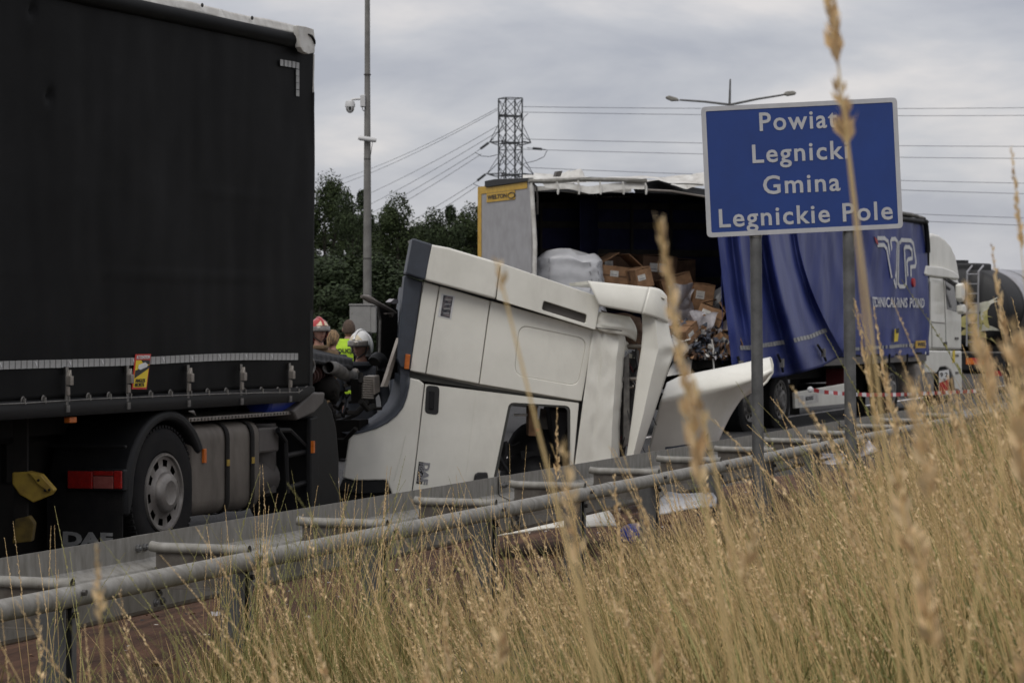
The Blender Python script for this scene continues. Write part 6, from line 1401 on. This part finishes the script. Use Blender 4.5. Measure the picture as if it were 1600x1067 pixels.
def stalk(mb, base, tip, bend, r0, r_, head, nsp, sp_len, mi_s=0, mi_h=1, seg=6, spread=.5):
    base, tip, bend = Vector(base), Vector(tip), Vector(bend)
    P_ = lambda t_: base * (1 - t_) ** 2 + (base * .5 + tip * .5 + bend) * 2 * t_ * (1 - t_) + tip * t_ * t_
    mb.tube([P_(i / seg) for i in range(seg + 1)], [r0 * (1 - .72 * i / seg) for i in range(seg + 1)], 3, mi_s, cap=False)
    for i in range(nsp):
        t_ = 1 - head + head * (i + r_.random()) / nsp; p = P_(t_); d_ = (P_(min(1, t_ + .02)) - P_(t_ - .02)).normalized()
        side = Vector((r_.uniform(-1, 1), r_.uniform(-1, 1), r_.uniform(-.3, .3))); side = (side - d_ * side.dot(d_)).normalized()
        k = (1.15 - (t_ - 1 + head) / head * .75); ln = sp_len * r_.uniform(.6, 1.25) * k; a = (d_ + side * spread * r_.uniform(.5, 1.3)).normalized() * ln; w_ = a.cross(Vector((r_.uniform(-1, 1), r_.uniform(-1, 1), r_.uniform(-1, 1)))).normalized() * ln * .19
        q = p + side * r0 * .5
        mb.add([q, q + a * .45 + w_, q + a, q + a * .45 - w_], [(0, 1, 2, 3)], mi_h)
def blade(mb, base, h, az, lean, w_, r_, mi):
    d_ = Vector((math.cos(az), math.sin(az), 0)); sd_ = Vector((-d_.y, d_.x, 0)) * w_; base = Vector(base); vs = []
    for i in range(5):
        t_ = i / 4; p = base + d_ * (lean * t_ * t_) + Vector((0, 0, h * (t_ - .35 * lean / max(h, .1) * t_ ** 3))); q = sd_ * (1 - t_ ** 2) + sd_ * .05; vs += [p - q, p + q]
    mb.add(vs, [(2 * i, 2 * i + 1, 2 * i + 3, 2 * i + 2) for i in range(4)], mi)
GC = bpy.data.collections.new('grass_clumps')
def clump(seed, kind):
    r_ = random.Random(seed); mb = MB()
    n = {'dry': 6, 'green': 6, 'low': 0, 'brown': 6}[kind]
    for i in range(n):
        b = (r_.gauss(0, .09), r_.gauss(0, .09), -.02); h = r_.uniform(.40, .98) * (.9 if kind == 'brown' else 1); l = r_.gauss(-.20, .10)
        stalk(mb, b, (b[0] + l, b[1] + r_.gauss(0, .08), h), (-l * .35, 0, .03), .0021, r_, r_.uniform(.20, .36), 40 if kind != 'brown' else 44, .0115 if kind != 'brown' else .0145, 0 if kind != 'green' else 3, 1 if kind != 'green' else 3, spread=.3 if kind != 'brown' else .75)
    for i in range({'dry': 22, 'green': 26, 'low': 40, 'brown': 24}[kind]):
        hh_ = r_.uniform(.15, .55) * (.7 if kind == 'low' else 1); blade(mb, (r_.gauss(0, .13), r_.gauss(0, .13), -.02), hh_, r_.uniform(0, 6.28), r_.uniform(.05, .3), r_.uniform(.002, .0042), r_, 2 if r_.random() < {'dry': .55, 'green': .9, 'low': .7, 'brown': .6}[kind] else 4)
    me = bpy.data.meshes.new('clump_' + kind); me.from_pydata(mb.v, [], mb.f)
    for q_ in ('straw', 'heads', 'blades', 'strawgreen', 'deadblades'): me.materials.append(M[q_])
    me.polygons.foreach_set('material_index', mb.mi); o = bpy.data.objects.new('grass_clump_%02d' % clump.n, me); clump.n += 1; GC.objects.link(o); return o
clump.n = 0
KI = []
for kd, cnt in (('dry', 5), ('green', 3), ('low', 3), ('brown', 3)):
    for i in range(cnt): clump(100 + len(KI), kd); KI.append(kd)
IDX = {k: [i for i, q_ in enumerate(KI) if q_ == k] for k in ('dry', 'green', 'low', 'brown')}
pv, pr_, ps_, pi_ = [], [], [], []
g_ = random.Random(5)
def scatter(n, t_rng, p_rng, choose):
    c_ = 0
    for _ in range(n):
        t_ = g_.uniform(*t_rng); p = g_.uniform(*p_rng); q_ = RF.M @ Vector((t_, -p, bank(t_, p)))
        if q_.y < 5.0: continue
        px = 800 + F * q_.x / q_.y
        if px < -350 or px > 1950: continue
        r_ = choose(px, q_.y, t_, p)
        if not r_: continue
        k, s = r_; pv.append(q_); pr_.append((g_.gauss(0, .07), g_.gauss(-.10, .09) , g_.gauss(0, .4))); ps_.append(s * g_.uniform(.8, 1.15)); pi_.append(g_.choice(IDX[k])); c_ += 1
    return c_
LIM = [(-400, 1010), (0, 985), (200, 930), (400, 865), (700, 838), (1000, 785), (1200, 745), (1330, 715), (1420, 665), (1510, 630), (1600, 580), (2000, 500)]
def limit(px):
    for (a, b), (c_, d_) in zip(LIM, LIM[1:]):
        if px <= c_: return b + (d_ - b) * (px - a) / (c_ - a)
    return 480
def field(px, Y, t_, p):
    d = smooth(300, 1000, px) * .45 + .55
    if p < .5 and px < 900 and g_.random() < .3: return None
    nz = mnoise.noise(Vector((t_ * .5, p * .7, 3))); pt = mnoise.noise(Vector((t_ * 1.1, p * 1.6, 8)))
    if g_.random() > d * (.75 + 1.3 * pt): return ('low', g_.uniform(.6, 1.0)) if g_.random() < .35 else None
    tall = (.46 + .42 * smooth(.9, 3.2, p) + .16 * smooth(1000, 1500, px)) * (1 + .28 * nz)
    if Y < 10: tall *= 1.05
    z = g_.random()
    if px < 620: k = 'green' if z < .42 else ('low' if z < .62 else ('brown' if z < .8 else 'dry'))
    elif px < 1000: k = 'brown' if z < .38 else ('low' if z < .62 else ('green' if z < .80 + .3 * pt else 'dry'))
    else: k = 'dry' if z < .50 else ('brown' if z < .68 else ('green' if z < .78 + .3 * pt else 'low'))
    lim = limit(px) + g_.uniform(0, 60) - (g_.uniform(0, 70) if g_.random() < .10 else 0)
    room = (CH - (lim - HZ) / F * Y - bank(t_, p)) / .82      # how tall a clump may stand here and still leave the guardrail in view
    if room < .22: return ('low', .55) if room > -.15 and g_.random() < .5 else None
    return k, min(tall, room)
scatter(4300, (5, 34), (.35, 7.0), field)
scatter(1500, (30, 60), (.5, 9.0), lambda px, Y, t_, p: (('dry' if g_.random() < .7 else 'brown'), 1.0))
# tufts standing at the foot of the front tube
for t_c, p_c, n in ((RF.at(400, 980, -.9).x, .9, 16), (RF.at(60, 1040, -.8).x, .8, 6), (RF.at(480, 960, -1).x, 1.0, 18), (RF.at(560, 940, -1).x, .9, 16), (RF.at(620, 930, -.9).x, .8, 14), (RF.at(750, 880, -.8).x, .8, 6)):
    for i in range(n):
        t_, p = g_.gauss(t_c, .25), g_.gauss(p_c, .14); pv.append(RF.M @ Vector((t_, -p, bank(t_, p)))); pr_.append((g_.gauss(0, .06), g_.gauss(.03, .07), g_.uniform(0, 6))); ps_.append(g_.uniform(.8, 1.15)); pi_.append(g_.choice(IDX['green'] + IDX['green'] + IDX['dry']))
me = bpy.data.meshes.new('dry_grass'); me.from_pydata(pv, [], [])
for nm, ty, dat, key in (('rot', 'FLOAT_VECTOR', pr_, 'vector'), ('scl', 'FLOAT', ps_, 'value'), ('idx', 'INT', pi_, 'value')):
    at = me.attributes.new(nm, ty, 'POINT'); at.data.foreach_set(key, [c for v in dat for c in v] if key == 'vector' else dat)
go = bpy.data.objects.new('dry_grass', me); COL.objects.link(go); tag(go, 'tall dry grass with seed heads covering the verge', 'grass', kind='stuff')
ng = bpy.data.node_groups.new('scatter', 'GeometryNodeTree'); ng.interface.new_socket('Geometry', in_out='INPUT', socket_type='NodeSocketGeometry'); ng.interface.new_socket('Geometry', in_out='OUTPUT', socket_type='NodeSocketGeometry')
A = lambda t_: ng.nodes.new(t_)
gi, gout, iop, ci = A('NodeGroupInput'), A('NodeGroupOutput'), A('GeometryNodeInstanceOnPoints'), A('GeometryNodeCollectionInfo')
ci.inputs['Collection'].default_value = GC; ci.inputs['Separate Children'].default_value = True; ci.inputs['Reset Children'].default_value = True
def attr(nm, ty):
    n_ = A('GeometryNodeInputNamedAttribute'); n_.data_type = ty; n_.inputs[0].default_value = nm; return n_.outputs[0]
iop.inputs['Pick Instance'].default_value = True
ng.links.new(gi.outputs[0], iop.inputs['Points']); ng.links.new(ci.outputs[0], iop.inputs['Instance']); ng.links.new(attr('idx', 'INT'), iop.inputs['Instance Index'])
e2r = A('FunctionNodeEulerToRotation'); ng.links.new(attr('rot', 'FLOAT_VECTOR'), e2r.inputs[0]); ng.links.new(e2r.outputs[0], iop.inputs['Rotation']); ng.links.new(attr('scl', 'FLOAT'), iop.inputs['Scale']); ng.links.new(iop.outputs[0], gout.inputs[0])
md = go.modifiers.new('scatter', 'NODES'); md.node_group = ng

# tall single stalks close to the camera, out of focus in the photograph
mb = MB(); fr_ = random.Random(77)
def near(px0, py0, px1, py1, Y, head, n, ln, bend=0, r0=.0022, spread=.5, mh=1, ms=0):
    """stalk through (px1,py1) low down and with its tip at (px0,py0)"""
    tip = at_depth(px0, py0, Y); low = at_depth(px1, py1, Y + .05); d_ = low - tip
    g = bank(RF.I @ low @ Vector((1, 0, 0)) if False else (RF.I @ low).x, -(RF.I @ low).y)
    hp = math.hypot(px1 - px0, py1 - py0); k = max(1.0, (tip.z - g + .05) / max(.05, (tip.z - low.z))); base = tip + Vector((d_.x * min(k, 2.2), d_.y, d_.z * k)); r0 *= 1.4; ln *= 1.1
    stalk(mb, base, tip, (bend * Y / F, 0, 0), r0, fr_, min(.9, head / (hp * k)), n, ln, ms, mh, 14, spread)
near(1288, -70, 1392, 720, 3.2, 180, 60, .024, 16, .0030, .35)
near(1313, 128, 1390, 640, 3.25, 100, 44, .024, 8, .0030, .5)
near(775, 405, 985, 1080, 3.0, 60, 8, .015, -22, .0034)
near(880, 690, 975, 1080, 2.8, 200, 26, .02, -6, .0032)
near(1030, 345, 1180, 980, 2.7, 420, 80, .022, -14, .0036, .25)
near(1180, 800, 1060, 1080, 3.0, 120, 16, .02, 5, .003)
near(1085, 590, 1250, 1020, 2.9, 100, 10, .02, -10, .0036)
near(150, 850, 190, 1100, 3.4, 120, 20, .016, -4, .0022)
near(688, 845, 706, 1090, 5.2, 220, 60, .020, 3, .0017, .3)
near(668, 1000, 688, 1100, 4.0, 90, 20, .018, 0, .002)
near(788, 925, 740, 1100, 3.0, 120, 24, .018, 4, .0026)
near(1512, 445, 1660, 900, 2.9, 200, 50, .020, -14, .0026, .5)
near(1600, 540, 1510, 585, 2.6, 90, 30, .03, 0, .0015, .9)
near(1585, 500, 1620, 1000, 2.8, 260, 60, .022, 10, .0028, .6)
near(1420, 590, 1560, 1040, 2.7, 200, 44, .02, -8, .0026, .5)
near(1395, 680, 1490, 1080, 2.9, 200, 44, .02, -6, .0026, .5)
near(1430, 830, 1550, 1100, 2.4, 200, 50, .022, -8, .0026, .8)
near(1580, 230, 1640, 760, 4.6, 160, 40, .018, -8, .0017, .25)
near(1550, 385, 1625, 800, 5.2, 160, 50, .020, -8, .0017, .3)
near(1335, 470, 1420, 900, 6.2, 200, 60, .020, -6, .0017, .28)
near(1365, 480, 1440, 900, 6.4, 170, 54, .020, -6, .0017, .28)
near(1285, 660, 1410, 960, 6.0, 150, 46, .020, 10, .0017, .3)
near(960, 745, 990, 1080, 6.5, 160, 50, .020, -4, .0016, .3)
near(870, 640, 870, 760, 7.5, 110, 40, .018, 0, .0016, .35)
near(1435, 590, 1500, 950, 5.5, 150, 50, .020, -5, .0017, .4)
near(1550, 560, 1600, 1000, 5.8, 160, 50, .020, -5, .0017, .4)
near(1480, 590, 1540, 1000, 5.4, 160, 50, .020, -5, .0017, .4)
near(1030, 980, 1010, 1120, 3.6, 90, 30, .02, 0, .002)
near(420, 1010, 470, 1110, 4.4, 90, 30, .018, 0, .002)
near(480, 960, 560, 1110, 4.8, 120, 34, .018, 0, .002)
near(655, 738, 664, 860, 9.0, 60, 20, .012, 0, .0015, .3)
near(708, 760, 706, 870, 9.0, 60, 20, .012, 0, .0015, .3)
near(1620, 880, 1560, 1100, 2.3, 200, 50, .022, 0, .0026, .8)
for i in range(90):
    px = 960 + 680 * fr_.random() ** .75; Y = fr_.uniform(4.8, 9.0); py = limit(px) + fr_.uniform(-55, 300)
    near(px, py, px + fr_.uniform(50, 150), py + 300, Y, fr_.uniform(110, 200), 60, .0125, fr_.uniform(-8, 4), .0016, .3)
me = bpy.data.meshes.new('foreground_grass'); me.from_pydata(mb.v, [], mb.f)
for q_ in ('straw', 'heads', 'blades'): me.materials.append(M[q_])
me.polygons.foreach_set('material_index', mb.mi); fo_ = bpy.data.objects.new('foreground_grass', me); COL.objects.link(fo_); tag(fo_, 'tall blurred grass stalks close in front of the camera', 'grass', kind='stuff')
